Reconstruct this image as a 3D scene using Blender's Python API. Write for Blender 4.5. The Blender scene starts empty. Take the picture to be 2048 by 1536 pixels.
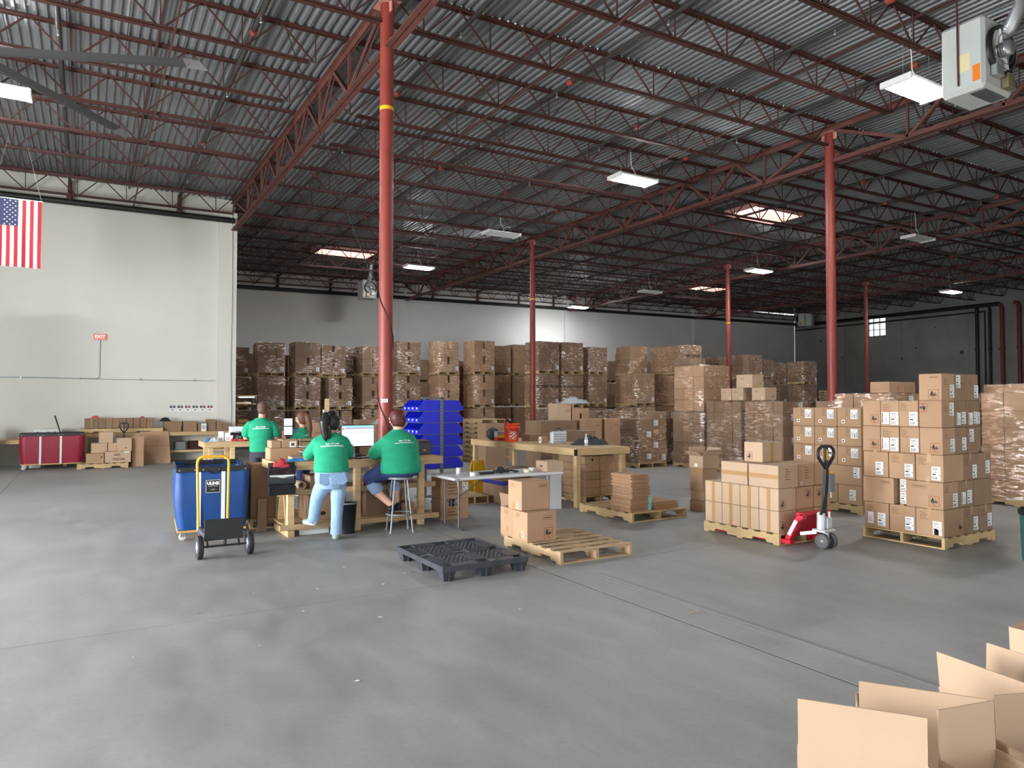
import bpy, bmesh, math, random
from mathutils import Vector, Matrix
random.seed(7)
S = bpy.context.scene
COL = S.collection
# ---------------------------------------------------------------- camera, world, light, exposure
PITCH, YAW, CAMH = 1.54, 31.0, 1.765
cam = bpy.data.cameras.new('camera'); cam.sensor_width = 36.0; cam.lens = 1415.0/2048*36.0
cam.clip_start = 0.05; cam.clip_end = 300
cam_o = bpy.data.objects.new('camera', cam); COL.objects.link(cam_o)
cam_o.location = (0, 0, CAMH); cam_o.rotation_euler = (math.radians(90+PITCH), 0, math.radians(-YAW))
S.camera = cam_o
w = bpy.data.worlds.new('world'); S.world = w; w.use_nodes = True
bg = w.node_tree.nodes['Background']; bg.inputs[0].default_value = (0.86, 0.93, 1.0, 1); bg.inputs[1].default_value = 2.2
S.view_settings.view_transform = 'Standard'; S.view_settings.look = 'None'
S.view_settings.exposure = 0.58; S.view_settings.gamma = 1.0; S.view_settings.use_curve_mapping = False
sun = bpy.data.lights.new('sun', 'SUN'); sun.energy = 9.0; sun.angle = math.radians(0.6); sun.color = (1, .95, .88)
sun_o = bpy.data.objects.new('sun', sun); COL.objects.link(sun_o); sun_o.rotation_euler = (math.radians(18), math.radians(-14), 0)
def area(name, loc, rot, sx, sy, power, color=(.93, .97, 1.0)):
    l = bpy.data.lights.new(name, 'AREA'); l.shape = 'RECTANGLE'; l.size = sx; l.size_y = sy; l.energy = power; l.color = color
    o = bpy.data.objects.new(name, l); COL.objects.link(o); o.location = loc; o.rotation_euler = rot
    return o
# daylight standing in the open dock doors of the wall behind the camera and of the left side wall
R90 = math.radians(90)
for dx, pw in ((-4.2, 560), (1.2, 460), (8.0, 480), (14.0, 420)):
    area('dock_daylight', (dx, -3.2, 1.9), (R90, 0, math.pi), 3.4, 3.6, pw)
for dy, pw in ((4.6, 1050), (10.6, 1050)):
    area('dock_daylight', (-7.55, dy, 1.9), (R90, 0, -R90), 3.4, 3.6, pw)
# ---------------------------------------------------------------- materials
MATS = {}
def mat(name, col, rough=.6, metal=0.0, var=0.0, vscale=3.0, objvar=0.0, bump=0.0, bscale=60.0, emit=None, spec=None, stretch=None, alpha=None, trans=0.0):
    if name in MATS: return MATS[name]
    m = bpy.data.materials.new(name); m.use_nodes = True; nt = m.node_tree; b = nt.nodes['Principled BSDF']
    b.inputs['Base Color'].default_value = (*col, 1); b.inputs['Roughness'].default_value = rough; b.inputs['Metallic'].default_value = metal
    if spec is not None: b.inputs['Specular IOR Level'].default_value = spec
    if trans: b.inputs['Transmission Weight'].default_value = trans
    if alpha is not None: b.inputs['Alpha'].default_value = alpha
    if emit: b.inputs['Emission Color'].default_value = (*emit[0], 1); b.inputs['Emission Strength'].default_value = emit[1]
    src = None
    if var or bump:
        tc = nt.nodes.new('ShaderNodeTexCoord'); mp = nt.nodes.new('ShaderNodeMapping'); nt.links.new(tc.outputs['Object'], mp.inputs[0])
        if stretch: mp.inputs['Scale'].default_value = stretch
    if var:
        n = nt.nodes.new('ShaderNodeTexNoise'); n.inputs['Scale'].default_value = vscale; n.inputs['Detail'].default_value = 6
        nt.links.new(mp.outputs[0], n.inputs['Vector'])
        r = nt.nodes.new('ShaderNodeMapRange'); r.inputs[1].default_value = .3; r.inputs[2].default_value = .7
        r.inputs[3].default_value = 1-var; r.inputs[4].default_value = 1+var; nt.links.new(n.outputs[0], r.inputs[0])
        src = r.outputs[0]
    if objvar:
        oi = nt.nodes.new('ShaderNodeObjectInfo'); r2 = nt.nodes.new('ShaderNodeMapRange')
        r2.inputs[3].default_value = 1-objvar; r2.inputs[4].default_value = 1+objvar; nt.links.new(oi.outputs['Random'], r2.inputs[0])
        if src:
            mm = nt.nodes.new('ShaderNodeMath'); mm.operation = 'MULTIPLY'; nt.links.new(src, mm.inputs[0]); nt.links.new(r2.outputs[0], mm.inputs[1]); src = mm.outputs[0]
        else: src = r2.outputs[0]
    if src:
        mx = nt.nodes.new('ShaderNodeVectorMath'); mx.operation = 'SCALE'; mx.inputs[0].default_value = col
        nt.links.new(src, mx.inputs['Scale']); nt.links.new(mx.outputs[0], b.inputs['Base Color'])
    if bump:
        n2 = nt.nodes.new('ShaderNodeTexNoise'); n2.inputs['Scale'].default_value = bscale; n2.inputs['Detail'].default_value = 4
        nt.links.new(mp.outputs[0], n2.inputs['Vector'])
        bp = nt.nodes.new('ShaderNodeBump'); bp.inputs['Strength'].default_value = bump; bp.inputs['Distance'].default_value = .02
        nt.links.new(n2.outputs[0], bp.inputs['Height']); nt.links.new(bp.outputs[0], b.inputs['Normal'])
    MATS[name] = m; return m
def srgb(r, g, b):
    f = lambda c: (c/255/12.92) if c/255 <= .04045 else ((c/255+.055)/1.055)**2.4
    return (f(r), f(g), f(b))
M = {}
M['red'] = mat('red_oxide_paint', srgb(138, 58, 49), .45, var=.12, vscale=2.5)
M['rust'] = mat('rusty_red_steel', srgb(98, 58, 50), .6, var=.2, vscale=5)
M['joist'] = mat('joist_paint', srgb(78, 45, 39), .6, var=.15, vscale=2)
M['deck'] = mat('galvanised_deck', srgb(132, 134, 136), .45, .45, var=.10, vscale=.5, objvar=.05)
M['white_wall'] = mat('painted_wall', srgb(226, 224, 214), .8, var=.035, vscale=.6, bump=.05, bscale=14)
M['grey_wall'] = mat('back_wall_paint', srgb(228, 226, 222), .8, var=.04, vscale=.5)
M['pipe'] = mat('dark_pipe', srgb(62, 58, 54), .5, .2, var=.1)
M['black_pipe'] = mat('black_pipe', srgb(30, 29, 30), .5)
M['black'] = mat('black_plastic', srgb(28, 28, 30), .45)
M['rubber'] = mat('rubber', srgb(52, 52, 54), .75)
M['steel'] = mat('bare_steel', srgb(170, 172, 175), .3, .9)
M['galv'] = mat('galvanised', srgb(190, 194, 198), .35, .7, var=.06)
M['white'] = mat('white_paint', srgb(236, 236, 232), .5)
M['paper'] = mat('white_paper', srgb(238, 238, 236), .7)
M['ink'] = mat('black_ink', srgb(24, 22, 22), .7)
M['brownink'] = mat('brown_ink', srgb(108, 70, 44), .8)
M['redink'] = mat('red_ink', srgb(150, 52, 34), .8)
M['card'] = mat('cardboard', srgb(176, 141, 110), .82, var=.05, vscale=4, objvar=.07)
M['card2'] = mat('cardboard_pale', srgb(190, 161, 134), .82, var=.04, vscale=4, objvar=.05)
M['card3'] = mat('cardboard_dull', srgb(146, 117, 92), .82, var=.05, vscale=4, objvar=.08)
M['tape'] = mat('parcel_tape', srgb(178, 138, 94), .3)
M['pine'] = mat('pine_timber', srgb(198, 167, 124), .65, var=.14, vscale=3, objvar=.1, stretch=(1, 1, 6))
M['pallet'] = mat('pallet_timber', srgb(198, 168, 122), .75, var=.14, vscale=3, objvar=.14)
M['oldpallet'] = mat('weathered_pallet_timber', srgb(186, 158, 122), .8, var=.16, vscale=3, objvar=.12)
M['yellow'] = mat('yellow_paint', srgb(232, 178, 30), .4)
M['tube'] = mat('lit_tube', (1, 1, 1), .5, emit=((.94, .97, 1), 165))
M['tube_soft'] = mat('lit_tube_small', (1, 1, 1), .5, emit=((.94, .97, 1), 14))
M['tube_off'] = mat('unlit_tube', srgb(225, 225, 222), .3)
# ---------------------------------------------------------------- mesh helpers
class MB:
    def __init__(s): s.v = []; s.f = []; s.m = []; s.sm = []
    def add(s, vs, fs, mi=0, smooth=False):
        b = len(s.v); s.v.extend(vs)
        for f in fs: s.f.append([b+i for i in f]); s.m.append(mi); s.sm.append(smooth)
        return s
    def box(s, x0, x1, y0, y1, z0, z1, mi=0):
        s.add([(x0,y0,z0),(x1,y0,z0),(x1,y1,z0),(x0,y1,z0),(x0,y0,z1),(x1,y0,z1),(x1,y1,z1),(x0,y1,z1)],
              [(0,3,2,1),(4,5,6,7),(0,1,5,4),(1,2,6,5),(2,3,7,6),(3,0,4,7)], mi); return s
    def bbox(s, x0, x1, y0, y1, z0, z1, b=.004, mi=0):
        # bevelled box, 26 faces
        xs=(x0,x1); ys=(y0,y1); zs=(z0,z1); sg=(1,-1); V=[]; I={}
        for i in (0,1):
            for j in (0,1):
                for k in (0,1):
                    X,Y,Z=xs[i],ys[j],zs[k]; dx,dy,dz=sg[i]*b,sg[j]*b,sg[k]*b
                    I[i,j,k,'x']=len(V); V.append((X,Y+dy,Z+dz))
                    I[i,j,k,'y']=len(V); V.append((X+dx,Y,Z+dz))
                    I[i,j,k,'z']=len(V); V.append((X+dx,Y+dy,Z))
        F=[]
        g=lambda i,j,k,a: I[i,j,k,a]
        def orient(f):
            c=Vector(((x0+x1)/2,(y0+y1)/2,(z0+z1)/2)); p=[Vector(V[i]) for i in f]
            n=(p[1]-p[0]).cross(p[2]-p[0]); m=sum(p,Vector())/len(p)
            return f if n.dot(m-c)>0 else f[::-1]
        for i in (0,1): F.append([g(i,0,0,'x'),g(i,1,0,'x'),g(i,1,1,'x'),g(i,0,1,'x')])
        for j in (0,1): F.append([g(0,j,0,'y'),g(1,j,0,'y'),g(1,j,1,'y'),g(0,j,1,'y')])
        for k in (0,1): F.append([g(0,0,k,'z'),g(1,0,k,'z'),g(1,1,k,'z'),g(0,1,k,'z')])
        for j in (0,1):
            for k in (0,1): F.append([g(0,j,k,'y'),g(1,j,k,'y'),g(1,j,k,'z'),g(0,j,k,'z')])
        for i in (0,1):
            for k in (0,1): F.append([g(i,0,k,'x'),g(i,1,k,'x'),g(i,1,k,'z'),g(i,0,k,'z')])
        for i in (0,1):
            for j in (0,1): F.append([g(i,j,0,'x'),g(i,j,1,'x'),g(i,j,1,'y'),g(i,j,0,'y')])
        for i in (0,1):
            for j in (0,1):
                for k in (0,1): F.append([g(i,j,k,'x'),g(i,j,k,'y'),g(i,j,k,'z')])
        s.add(V,[orient(f) for f in F],mi); return s
    def obox(s, p0, p1, wd, ht, mi=0, up=(0,0,1)):
        # bar from p0 to p1 of width wd and height ht
        a=Vector(p0); b=Vector(p1); d=(b-a).normalized(); u=Vector(up)
        if abs(d.dot(u))>.98: u=Vector((1,0,0))
        r=d.cross(u).normalized()*wd/2; t=r.cross(d).normalized()*ht/2
        V=[a-r-t,a+r-t,a+r+t,a-r+t,b-r-t,b+r-t,b+r+t,b-r+t]
        s.add([tuple(x) for x in V],[(0,1,2,3),(7,6,5,4),(1,0,4,5),(2,1,5,6),(3,2,6,7),(0,3,7,4)],mi); return s
    def tube(s, pts, r, n=8, mi=0, cap=True, closed=False, smooth=True):
        P=[Vector(p) for p in pts]; N=len(P); rs=r if isinstance(r,(list,tuple)) else [r]*N
        rings=[]; prev=None
        for i in range(N):
            if closed: d=(P[(i+1)%N]-P[i-1])
            else: d=P[min(i+1,N-1)]-P[max(i-1,0)]
            d.normalize()
            if prev is None:
                u=Vector((0,0,1)) if abs(d.z)<.95 else Vector((1,0,0))
                u=(u-d*u.dot(d)).normalized()
            else: u=(prev-d*prev.dot(d)).normalized()
            prev=u; v=d.cross(u)
            rings.append([tuple(P[i]+(u*math.cos(2*math.pi*k/n)+v*math.sin(2*math.pi*k/n))*rs[i]) for k in range(n)])
        V=[p for R in rings for p in R]; F=[]
        for i in range(N if closed else N-1):
            a=i*n; b=((i+1)%N)*n
            for k in range(n): F.append((a+k,a+(k+1)%n,b+(k+1)%n,b+k))
        s.add(V,F,mi,smooth)
        if cap and not closed:
            s.add(rings[0],[list(range(n))[::-1]],mi); s.add(rings[-1],[list(range(n))],mi)
        return s
    def lathe(s, prof, c=(0,0,0), axis='z', n=20, mi=0, smooth=True, cap=True):
        V=[]; F=[]
        def pt(r,h,a):
            x,y=r*math.cos(a),r*math.sin(a)
            return {'z':(c[0]+x,c[1]+y,c[2]+h),'x':(c[0]+h,c[1]+x,c[2]+y),'y':(c[0]+y,c[1]+h,c[2]+x)}[axis]
        for r,h in prof: V+= [pt(r,h,2*math.pi*k/n) for k in range(n)]
        for i in range(len(prof)-1):
            for k in range(n): F.append((i*n+k,i*n+(k+1)%n,(i+1)*n+(k+1)%n,(i+1)*n+k))
        s.add(V,F,mi,smooth)
        if cap:
            s.add(V[:n],[list(range(n))[::-1]],mi); s.add(V[-n:],[list(range(n))],mi)
        return s
    def prism(s, poly, axis, a0, a1, mi=0):
        # polygon in the plane normal to axis, extruded a0..a1
        def pt(p,a): return {'x':(a,p[0],p[1]),'y':(p[0],a,p[1]),'z':(p[0],p[1],a)}[axis]
        n=len(poly); V=[pt(p,a0) for p in poly]+[pt(p,a1) for p in poly]
        F=[list(range(n))[::-1],list(range(n,2*n))]+[(i,(i+1)%n,n+(i+1)%n,n+i) for i in range(n)]
        s.add(V,F,mi); return s
    def quad(s, a, b, c, d, mi=0): s.add([a,b,c,d],[(0,1,2,3)],mi); return s
    def mesh(s, name, mats):
        me=bpy.data.meshes.new(name); me.from_pydata(s.v,[],s.f)
        for m in (mats if isinstance(mats,(list,tuple)) else [mats]): me.materials.append(m)
        me.polygons.foreach_set('material_index',s.m); me.polygons.foreach_set('use_smooth',s.sm); me.update()
        return me
    def build(s, name, mats, parent=None, loc=(0,0,0), rotz=0, fix=True):
        me=s.mesh(name,mats)
        if fix and len(s.f)<4000:
            bm=bmesh.new(); bm.from_mesh(me); bmesh.ops.recalc_face_normals(bm,faces=bm.faces); bm.to_mesh(me); bm.free()
        return put(name,me,parent,loc,rotz)
def put(name, data, parent=None, loc=(0,0,0), rotz=0, rot=None):
    o=bpy.data.objects.new(name,data); COL.objects.link(o); o.location=loc
    o.rotation_euler=rot if rot else (0,0,rotz)
    if parent is not None: o.parent=parent
    return o
def tag(o, label, cat, group=None):
    o['label']=label; o['category']=cat
    if group: o['group']=group
    return o
def thing(name, label, cat, loc=(0,0,0), rotz=0, group=None):
    o=put(name,None,None,loc,rotz); o.empty_display_size=.1
    return tag(o,label,cat,group)
def struct(o): o['kind']='structure'; return o
def copy_tree(o, loc=None, rotz=None, label=None, parent=None):
    c=o.copy(); COL.objects.link(c)
    if parent is not None: c.parent=parent
    if loc is not None: c.location=loc
    if rotz is not None: c.rotation_euler=(0,0,rotz)
    if label: c['label']=label
    for ch in list(o.children): copy_tree(ch,parent=c)
    return c
_txt={}
def text_mesh(s, size, bold=0.0, m=None, align='CENTER'):
    k=(s,size,bold,m.name if m else '',align)
    if k in _txt: return _txt[k]
    c=bpy.data.curves.new('lettering','FONT'); c.body=s; c.size=size; c.align_x=align; c.align_y='CENTER'; c.offset=bold; c.resolution_u=2
    o=bpy.data.objects.new('lettering',c); COL.objects.link(o); bpy.context.view_layer.update()
    me=bpy.data.meshes.new_from_object(o.evaluated_get(bpy.context.evaluated_depsgraph_get()))
    COL.objects.unlink(o); bpy.data.objects.remove(o)
    if m: me.materials.clear(); me.materials.append(m)
    _txt[k]=me; return me
FACE={'-x':(Vector((0,-1,0)),Vector((-1,0,0))),'-y':(Vector((1,0,0)),Vector((0,-1,0))),'+x':(Vector((0,1,0)),Vector((1,0,0))),'+y':(Vector((-1,0,0)),Vector((0,1,0)))}
def face_rot(face):
    r,n=FACE[face]; u=Vector((0,0,1)); return Matrix((r,u,n)).transposed().to_euler()
# ---------------------------------------------------------------- the building shell
CX=[-7.1,4.0,15.2,26.35,37.4,49.3]; JY=[10.5+1.886*k for k in range(-7,15)]
def capz(x): return 8.08+.014*(x-4)
def deckz(x): return capz(x)+.30
YB=37.4; YL=24.2; XR=49.3; YF=-3.0; XW=-7.4
# floor: cast slabs with open joints between them
m=bpy.data.materials.new('concrete_floor'); m.use_nodes=True; nt=m.node_tree; b=nt.nodes['Principled BSDF']
tc=nt.nodes.new('ShaderNodeTexCoord')
def noise(sc,det,st=None,dist=0):
    n=nt.nodes.new('ShaderNodeTexNoise'); n.inputs['Scale'].default_value=sc; n.inputs['Detail'].default_value=det; n.inputs['Distortion'].default_value=dist
    if st:
        mp=nt.nodes.new('ShaderNodeMapping'); mp.inputs['Scale'].default_value=st; nt.links.new(tc.outputs['Object'],mp.inputs[0]); nt.links.new(mp.outputs[0],n.inputs['Vector'])
    else: nt.links.new(tc.outputs['Object'],n.inputs['Vector'])
    return n
n1=noise(.45,8); n2=noise(3.2,10,(1,.45,1),.6); n3=noise(26,4); n4=noise(2.2,3)
def mapr(n,a,b_,c,d):
    r=nt.nodes.new('ShaderNodeMapRange'); r.inputs[1].default_value=a; r.inputs[2].default_value=b_; r.inputs[3].default_value=c; r.inputs[4].default_value=d
    nt.links.new(n.outputs[0],r.inputs[0]); return r
def mul(a,b_):
    q=nt.nodes.new('ShaderNodeMath'); q.operation='MULTIPLY'; nt.links.new(a.outputs[0],q.inputs[0]); nt.links.new(b_.outputs[0],q.inputs[1]); return q
q=mul(mul(mapr(n1,.3,.7,.88,1.12),mapr(n2,.3,.72,.84,1.14)),mapr(n3,.3,.7,.96,1.04))
spots=nt.nodes.new('ShaderNodeTexVoronoi'); spots.inputs['Scale'].default_value=.9; nt.links.new(tc.outputs['Object'],spots.inputs['Vector'])
q=mul(q,mapr(spots,.025,.045,.62,1.0))
mx=nt.nodes.new('ShaderNodeVectorMath'); mx.operation='SCALE'; mx.inputs[0].default_value=srgb(152,151,148); nt.links.new(q.outputs[0],mx.inputs['Scale']); nt.links.new(mx.outputs[0],b.inputs['Base Color'])
rr=mapr(n2,.3,.7,.42,.62); nt.links.new(rr.outputs[0],b.inputs['Roughness']); b.inputs['Specular IOR Level'].default_value=.35
bp=nt.nodes.new('ShaderNodeBump'); bp.inputs['Strength'].default_value=.06; bp.inputs['Distance'].default_value=.01; nt.links.new(n3.outputs[0],bp.inputs['Height']); nt.links.new(bp.outputs[0],b.inputs['Normal'])
M['floor']=m
M['joint']=mat('joint_filler',srgb(26,25,24),.8)
fl=struct(MB().box(XW,XR,YF,YB,-.2,-.002).build('floor',M['joint']))
xs=[XW,-1.42,4.15,4.47,9.75,15.2,20.8,26.35,31.9,37.4,43.3,XR]; ys=[YF,1.9,6.28,10.72,15.1,19.5,24.0,28.5,33.0,YB]
for i in range(len(xs)-1):
    for j in range(len(ys)-1):
        g=.004; gl_=.009 if abs(xs[i]-4.15)<.01 else g; gr_=.009 if abs(xs[i+1]-4.15)<.01 else g
        MB().box(xs[i]+gl_,xs[i+1]-gr_,ys[j]+g,ys[j+1]-g,-.03,0).build('floor_slab',M['floor'],fl)
MB().box(4.56,4.62,YF,5.9,0.0,.0012).build('seam_strip',mat('seam_tape',srgb(136,134,132),.6),fl)
# walls
wl=MB().box(XW,4.05,YL,YL+.25,0,deckz(0)).box(3.55,4.10,YL-.12,YL,0,7.9)
struct(wl.build('wall_left',M['white_wall']))
struct(MB().box(3.8,4.05,YL+.25,YB,0,deckz(4)).build('wall_return',M['grey_wall']))
wb=struct(MB().box(3.8,XR,YB,YB+.25,0,deckz(40)).build('wall_back',M['grey_wall']))
for x in (15.2,26.6,38.1): MB().box(x-.22,x+.22,YB-.1,YB,0,deckz(x)-.02).build('pilaster',M['grey_wall'],wb)
# right wall: cast concrete panels, one window opening
mc=mat('raw_concrete',srgb(148,148,144),.85,var=.16,vscale=.7,objvar=.07,bump=.1,bscale=5)
wr=struct(MB().box(XR+.05,XR+.3,YF,YB,0,deckz(XR)).build('wall_right',mat('joint_backing',srgb(58,58,58),.9)))  # dark grey backing, visible in the gaps between the concrete panels
WY0,WY1,WZ0,WZ1=29.75,31.15,6.62,8.02
py=YB
for k in range(9):
    y1=py-.01; y0=py-4.4
    if y0<WY0 and y1>WY1:
        for a in ((y0,WY0,0,deckz(XR)),(WY1,y1,0,deckz(XR)),(WY0,WY1,0,WZ0),(WY0,WY1,WZ1,deckz(XR))): MB().box(XR,XR+.25,a[0],a[1],a[2],a[3]).build('wall_panel',mc,wr)
    else: MB().box(XR,XR+.25,max(y0,YF),y1,0,deckz(XR)).build('wall_panel',mc,wr)
    py=y0-.01
# the backing behind the window panel is opened by replacing it with four strips
wr.data=MB().box(XR+.05,XR+.3,YF,WY0,0,deckz(XR)).box(XR+.05,XR+.3,WY1,YB,0,deckz(XR)).box(XR+.05,XR+.3,WY0,WY1,0,WZ0).box(XR+.05,XR+.3,WY0,WY1,WZ1,deckz(XR)).mesh('wall_right',mat('joint_backing',srgb(58,58,58),.9))
win=struct(put('window_1',None,None,(XR,(WY0+WY1)/2,WZ0)))
hw=(WY1-WY0)/2; hh=WZ1-WZ0
f=MB()
for a in (-hw,-hw*.33,hw*.33,hw-.04): f.box(.08,.14,a,a+.05,0,hh)
for z in (0,hh*.33,hh*.66,hh-.04): f.box(.08,.14,-hw,hw,z,z+.05)
f.build('window_frame',M['black'],win)
gl=mat('wired_glass',srgb(225,235,240),.2,alpha=.25)
for i in range(3):
    for j in range(3):
        MB().box(.10,.11,-hw+2*hw/3*i+.03,-hw+2*hw/3*(i+1)-.03,hh/3*j+.03,hh/3*(j+1)-.03).build('pane',gl,win)
for (y,z,r) in ((35,6.6,.09),(34.3,6,.05),(33.2,5.2,.06),(27.6,5.6,.07),(26.3,6.9,.05),(24.6,5.1,.14),(28.6,4.9,.08),(22.3,5.2,.12)):
    MB().lathe([(r,0),(r*.9,.004)],(XR-.004,y,z),'x',14).build('patch_mark',mat('dark_patch',srgb(84,83,80),.9),wr)
# walls behind the camera and at the left, with open dock doors
def wall_holes(name,axis,at,lo,hi,top,doors,thick):
    b=MB(); p=lo
    def bx(a,c,z0,z1):
        if axis=='y': b.box(a,c,at-thick,at,z0,z1)
        else: b.box(at-thick,at,a,c,z0,z1)
    for d in sorted(doors):
        bx(p,d-1.8,0,top); bx(d-1.8,d+1.8,3.8,top); p=d+1.8
    bx(p,hi,0,top); return struct(b.build(name,M['white_wall']))
wall_holes('wall_front','y',YF,XW,XR,9.2,[-4.2,1.2,8.0,14.0],.25)
wall_holes('wall_side','x',XW,YF,YL,9.2,[4.6,10.6],.25)
struct(MB().box(-60,120,-60,110,-.5,-.22).build('ground_outside',mat('asphalt',srgb(150,148,144),.9)))
# ---------------------------------------------------------------- roof
ce=struct(put('ceiling',None,None,(0,0,0)))
SKY=[(9.6,30.3),(20.8,17.0),(31.9,30.3)]; SHX,SHY=1.22,.66
pitch=.152; pw=6*pitch
npan=int((XR+.3-(XW-.3))/pw)+1
def deck_mesh(y0,y1):
    b=MB(); prof=[]
    for k in range(6):
        x=k*pitch; prof+=[(x,0.0),(x+.052,0.0),(x+.072,.038),(x+.132,.038)]
    prof.append((6*pitch+.012,0.0)); n=len(prof)
    V=[(p[0],y0,p[1]) for p in prof]+[(p[0],y1,p[1]) for p in prof]
    b.add(V,[(i,n+i,n+i+1,i+1) for i in range(n-1)]); return b.mesh('deck_panel',M['deck'])
cache={}
for i in range(npan):
    x=XW-.3+i*pw; segs=[(YF-.3,YB+.3)]
    for (sx,sy) in SKY:
        if x+pw>sx-SHX and x<sx+SHX:
            segs=[(YF-.3,sy-SHY),(sy+SHY,YB+.3)]
    for sg in segs:
        if sg not in cache: cache[sg]=deck_mesh(*sg)
        put('deck_panel',cache[sg],ce,(x,0,deckz(x)))
# weather skin over the deck so no light passes the flutes
sk=MB(); 
def skin(x0,x1,y0,y1): sk.add([(x0,y0,deckz(x0)+.06),(x1,y0,deckz(x1)+.06),(x1,y1,deckz(x1)+.06),(x0,y1,deckz(x0)+.06)],[(0,1,2,3)])
cuts=sorted([XW-.4,XR+.4]+[a for s_ in SKY for a in (s_[0]-SHX,s_[0]+SHX)])
for a,c in zip(cuts[:-1],cuts[1:]):
    h=[s_ for s_ in SKY if abs((a+c)/2-s_[0])<SHX]
    if h: skin(a,c,YF-.4,h[0][1]-SHY); skin(a,c,h[0][1]+SHY,YB+.4)
    else: skin(a,c,YF-.4,YB+.4)
sk.build('roof_membrane',mat('roof_felt',srgb(90,90,90),.9),ce)
# joists
def joist(L, cut0, cut1):
    b=MB(); d=.62
    for s_ in (-.032,.032):
        b.box(0,L,s_-.022,s_+.022,-.012,0); b.box(0,L,s_-.005+(.017 if s_>0 else -.017),s_+.005+(.017 if s_>0 else -.017),-.05,0)
    x0=.75 if cut0 else .1; x1=L-(.75 if cut1 else .1)
    for s_ in (-.032,.032):
        b.box(x0,x1,s_-.022,s_+.022,-d,-d+.012); b.box(x0,x1,s_-.005+(.017 if s_>0 else -.017),s_+.005+(.017 if s_>0 else -.017),-d,-d+.05)
    n=9; p=L/n
    for k in range(n):
        c=(k+.5)*p
        b.obox((k*p+.03,0,-.03),(c-.03,0,-d+.03),.026,.026); b.obox((c+.03,0,-d+.03),((k+1)*p-.03,0,-.03),.026,.026); b.obox((c,0,-d+.03),(c,0,-.03),.02,.02)
    return b
jc={}
def put_joist(i,y,oncol):
    L=CX[i+1]-CX[i]; k=(round(L,3),oncol)
    if k not in jc: jc[k]=joist(L,not oncol,not oncol).mesh('joist',M['joist'])
    o=put('joist',jc[k],ce,(CX[i],y,deckz(CX[i])-.005)); o.rotation_euler=(0,-math.atan(.014),0)
for i in range(5):
    for y in JY:
        if i==0 and (y>YL-.1): continue
        if y>YB-.1 or y<-1: continue
        on=abs((y-10.5)%13.202)<.05 or abs((y-10.5)%13.202-13.202)<.05
        put_joist(i,y,on)
# girders on the column lines
def girder(L):
    b=MB(); t=.15
    for s_ in (-.055,.055):
        b.box(s_-.042,s_+.042,0,L,t-.014,t); b.box(s_+(.03 if s_<0 else -.044),s_+(.044 if s_<0 else -.03),0,L,t-.12,t)
        b.box(s_-.042,s_+.042,.15,L-.15,-.76,-.745); b.box(s_+(.03 if s_<0 else -.044),s_+(.044 if s_<0 else -.03),.15,L-.15,-.76,-.64)
    n=7; p=L/n
    for k in range(1,n):
        y=k*p
        b.obox((0,y,-.7),(0,y,.05),.05,.05)
        for sgn in (-1,1):
            yy=y+sgn*p*.5
            if k==1 and sgn<0: yy=.05
            if k==n-1 and sgn>0: yy=L-.05
            for s_ in (-.03,.03): b.obox((s_,y+sgn*.05,-.68),(s_,yy-sgn*.02,.06),.016,.07)
    return b
gm=girder(13.202).mesh('girder',M['rust'])
for i in range(0,5):
    for y0 in (-2.702,10.5,23.702):
        if i==0 and y0>20: continue
        put('girder',gm,ce,(CX[i],y0,capz(CX[i])))
# bridging angles tying the joists
for i in range(5):
    for fr in (.27,.73):
        x=CX[i]+fr*(CX[i+1]-CX[i]); y1=YL if i==0 else YB
        MB().obox((x,YF,deckz(x)-.075),(x,y1,deckz(x)-.075),.035,.035).build('bridging',M['joist'],ce)
        MB().obox((x+.12,YF,deckz(x)-.64),(x+.12,y1,deckz(x)-.64),.03,.03).build('bridging',M['joist'],ce) if i<2 else None
# skylights
for n_,(sx,sy) in enumerate(SKY):
    z=deckz(sx); s_=struct(put('window_%d'%(n_+2),None,None,(sx,sy,z)))
    cb=MB(); t=.04
    cb.box(-SHX-t,-SHX,-SHY-t,SHY+t,-.12,.38).box(SHX,SHX+t,-SHY-t,SHY+t,-.12,.38).box(-SHX,SHX,-SHY-t,-SHY,-.12,.38).box(-SHX,SHX,SHY,SHY+t,-.12,.38)
    cb.build('curb',mat('pink_primer',srgb(226,168,158),.7),s_)
    d=MB(); nn=8
    V=[]; 
    for a in range(nn+1):
        for c in range(nn+1):
            u=-1+2*a/nn; v=-1+2*c/nn; V.append((u*(SHX+t),v*(SHY+t),.38+.16*(1-u*u)*(1-v*v)))
    d.add(V,[(a*(nn+1)+c,(a+1)*(nn+1)+c,(a+1)*(nn+1)+c+1,a*(nn+1)+c+1) for a in range(nn) for c in range(nn)],0,True)
    dm=bpy.data.materials.get('skylight_acrylic')
    if not dm:
        dm=bpy.data.materials.new('skylight_acrylic'); dm.use_nodes=True; t_=dm.node_tree; t_.nodes.clear()
        o_=t_.nodes.new('ShaderNodeOutputMaterial'); tr=t_.nodes.new('ShaderNodeBsdfTranslucent'); tr.inputs[0].default_value=(.9,.9,.9,1); tp=t_.nodes.new('ShaderNodeBsdfTransparent'); mx_=t_.nodes.new('ShaderNodeMixShader'); mx_.inputs[0].default_value=.35
        t_.links.new(tr.outputs[0],mx_.inputs[1]); t_.links.new(tp.outputs[0],mx_.inputs[2]); t_.links.new(mx_.outputs[0],o_.inputs[0])
    d.build('dome',dm,s_,fix=False)
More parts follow.
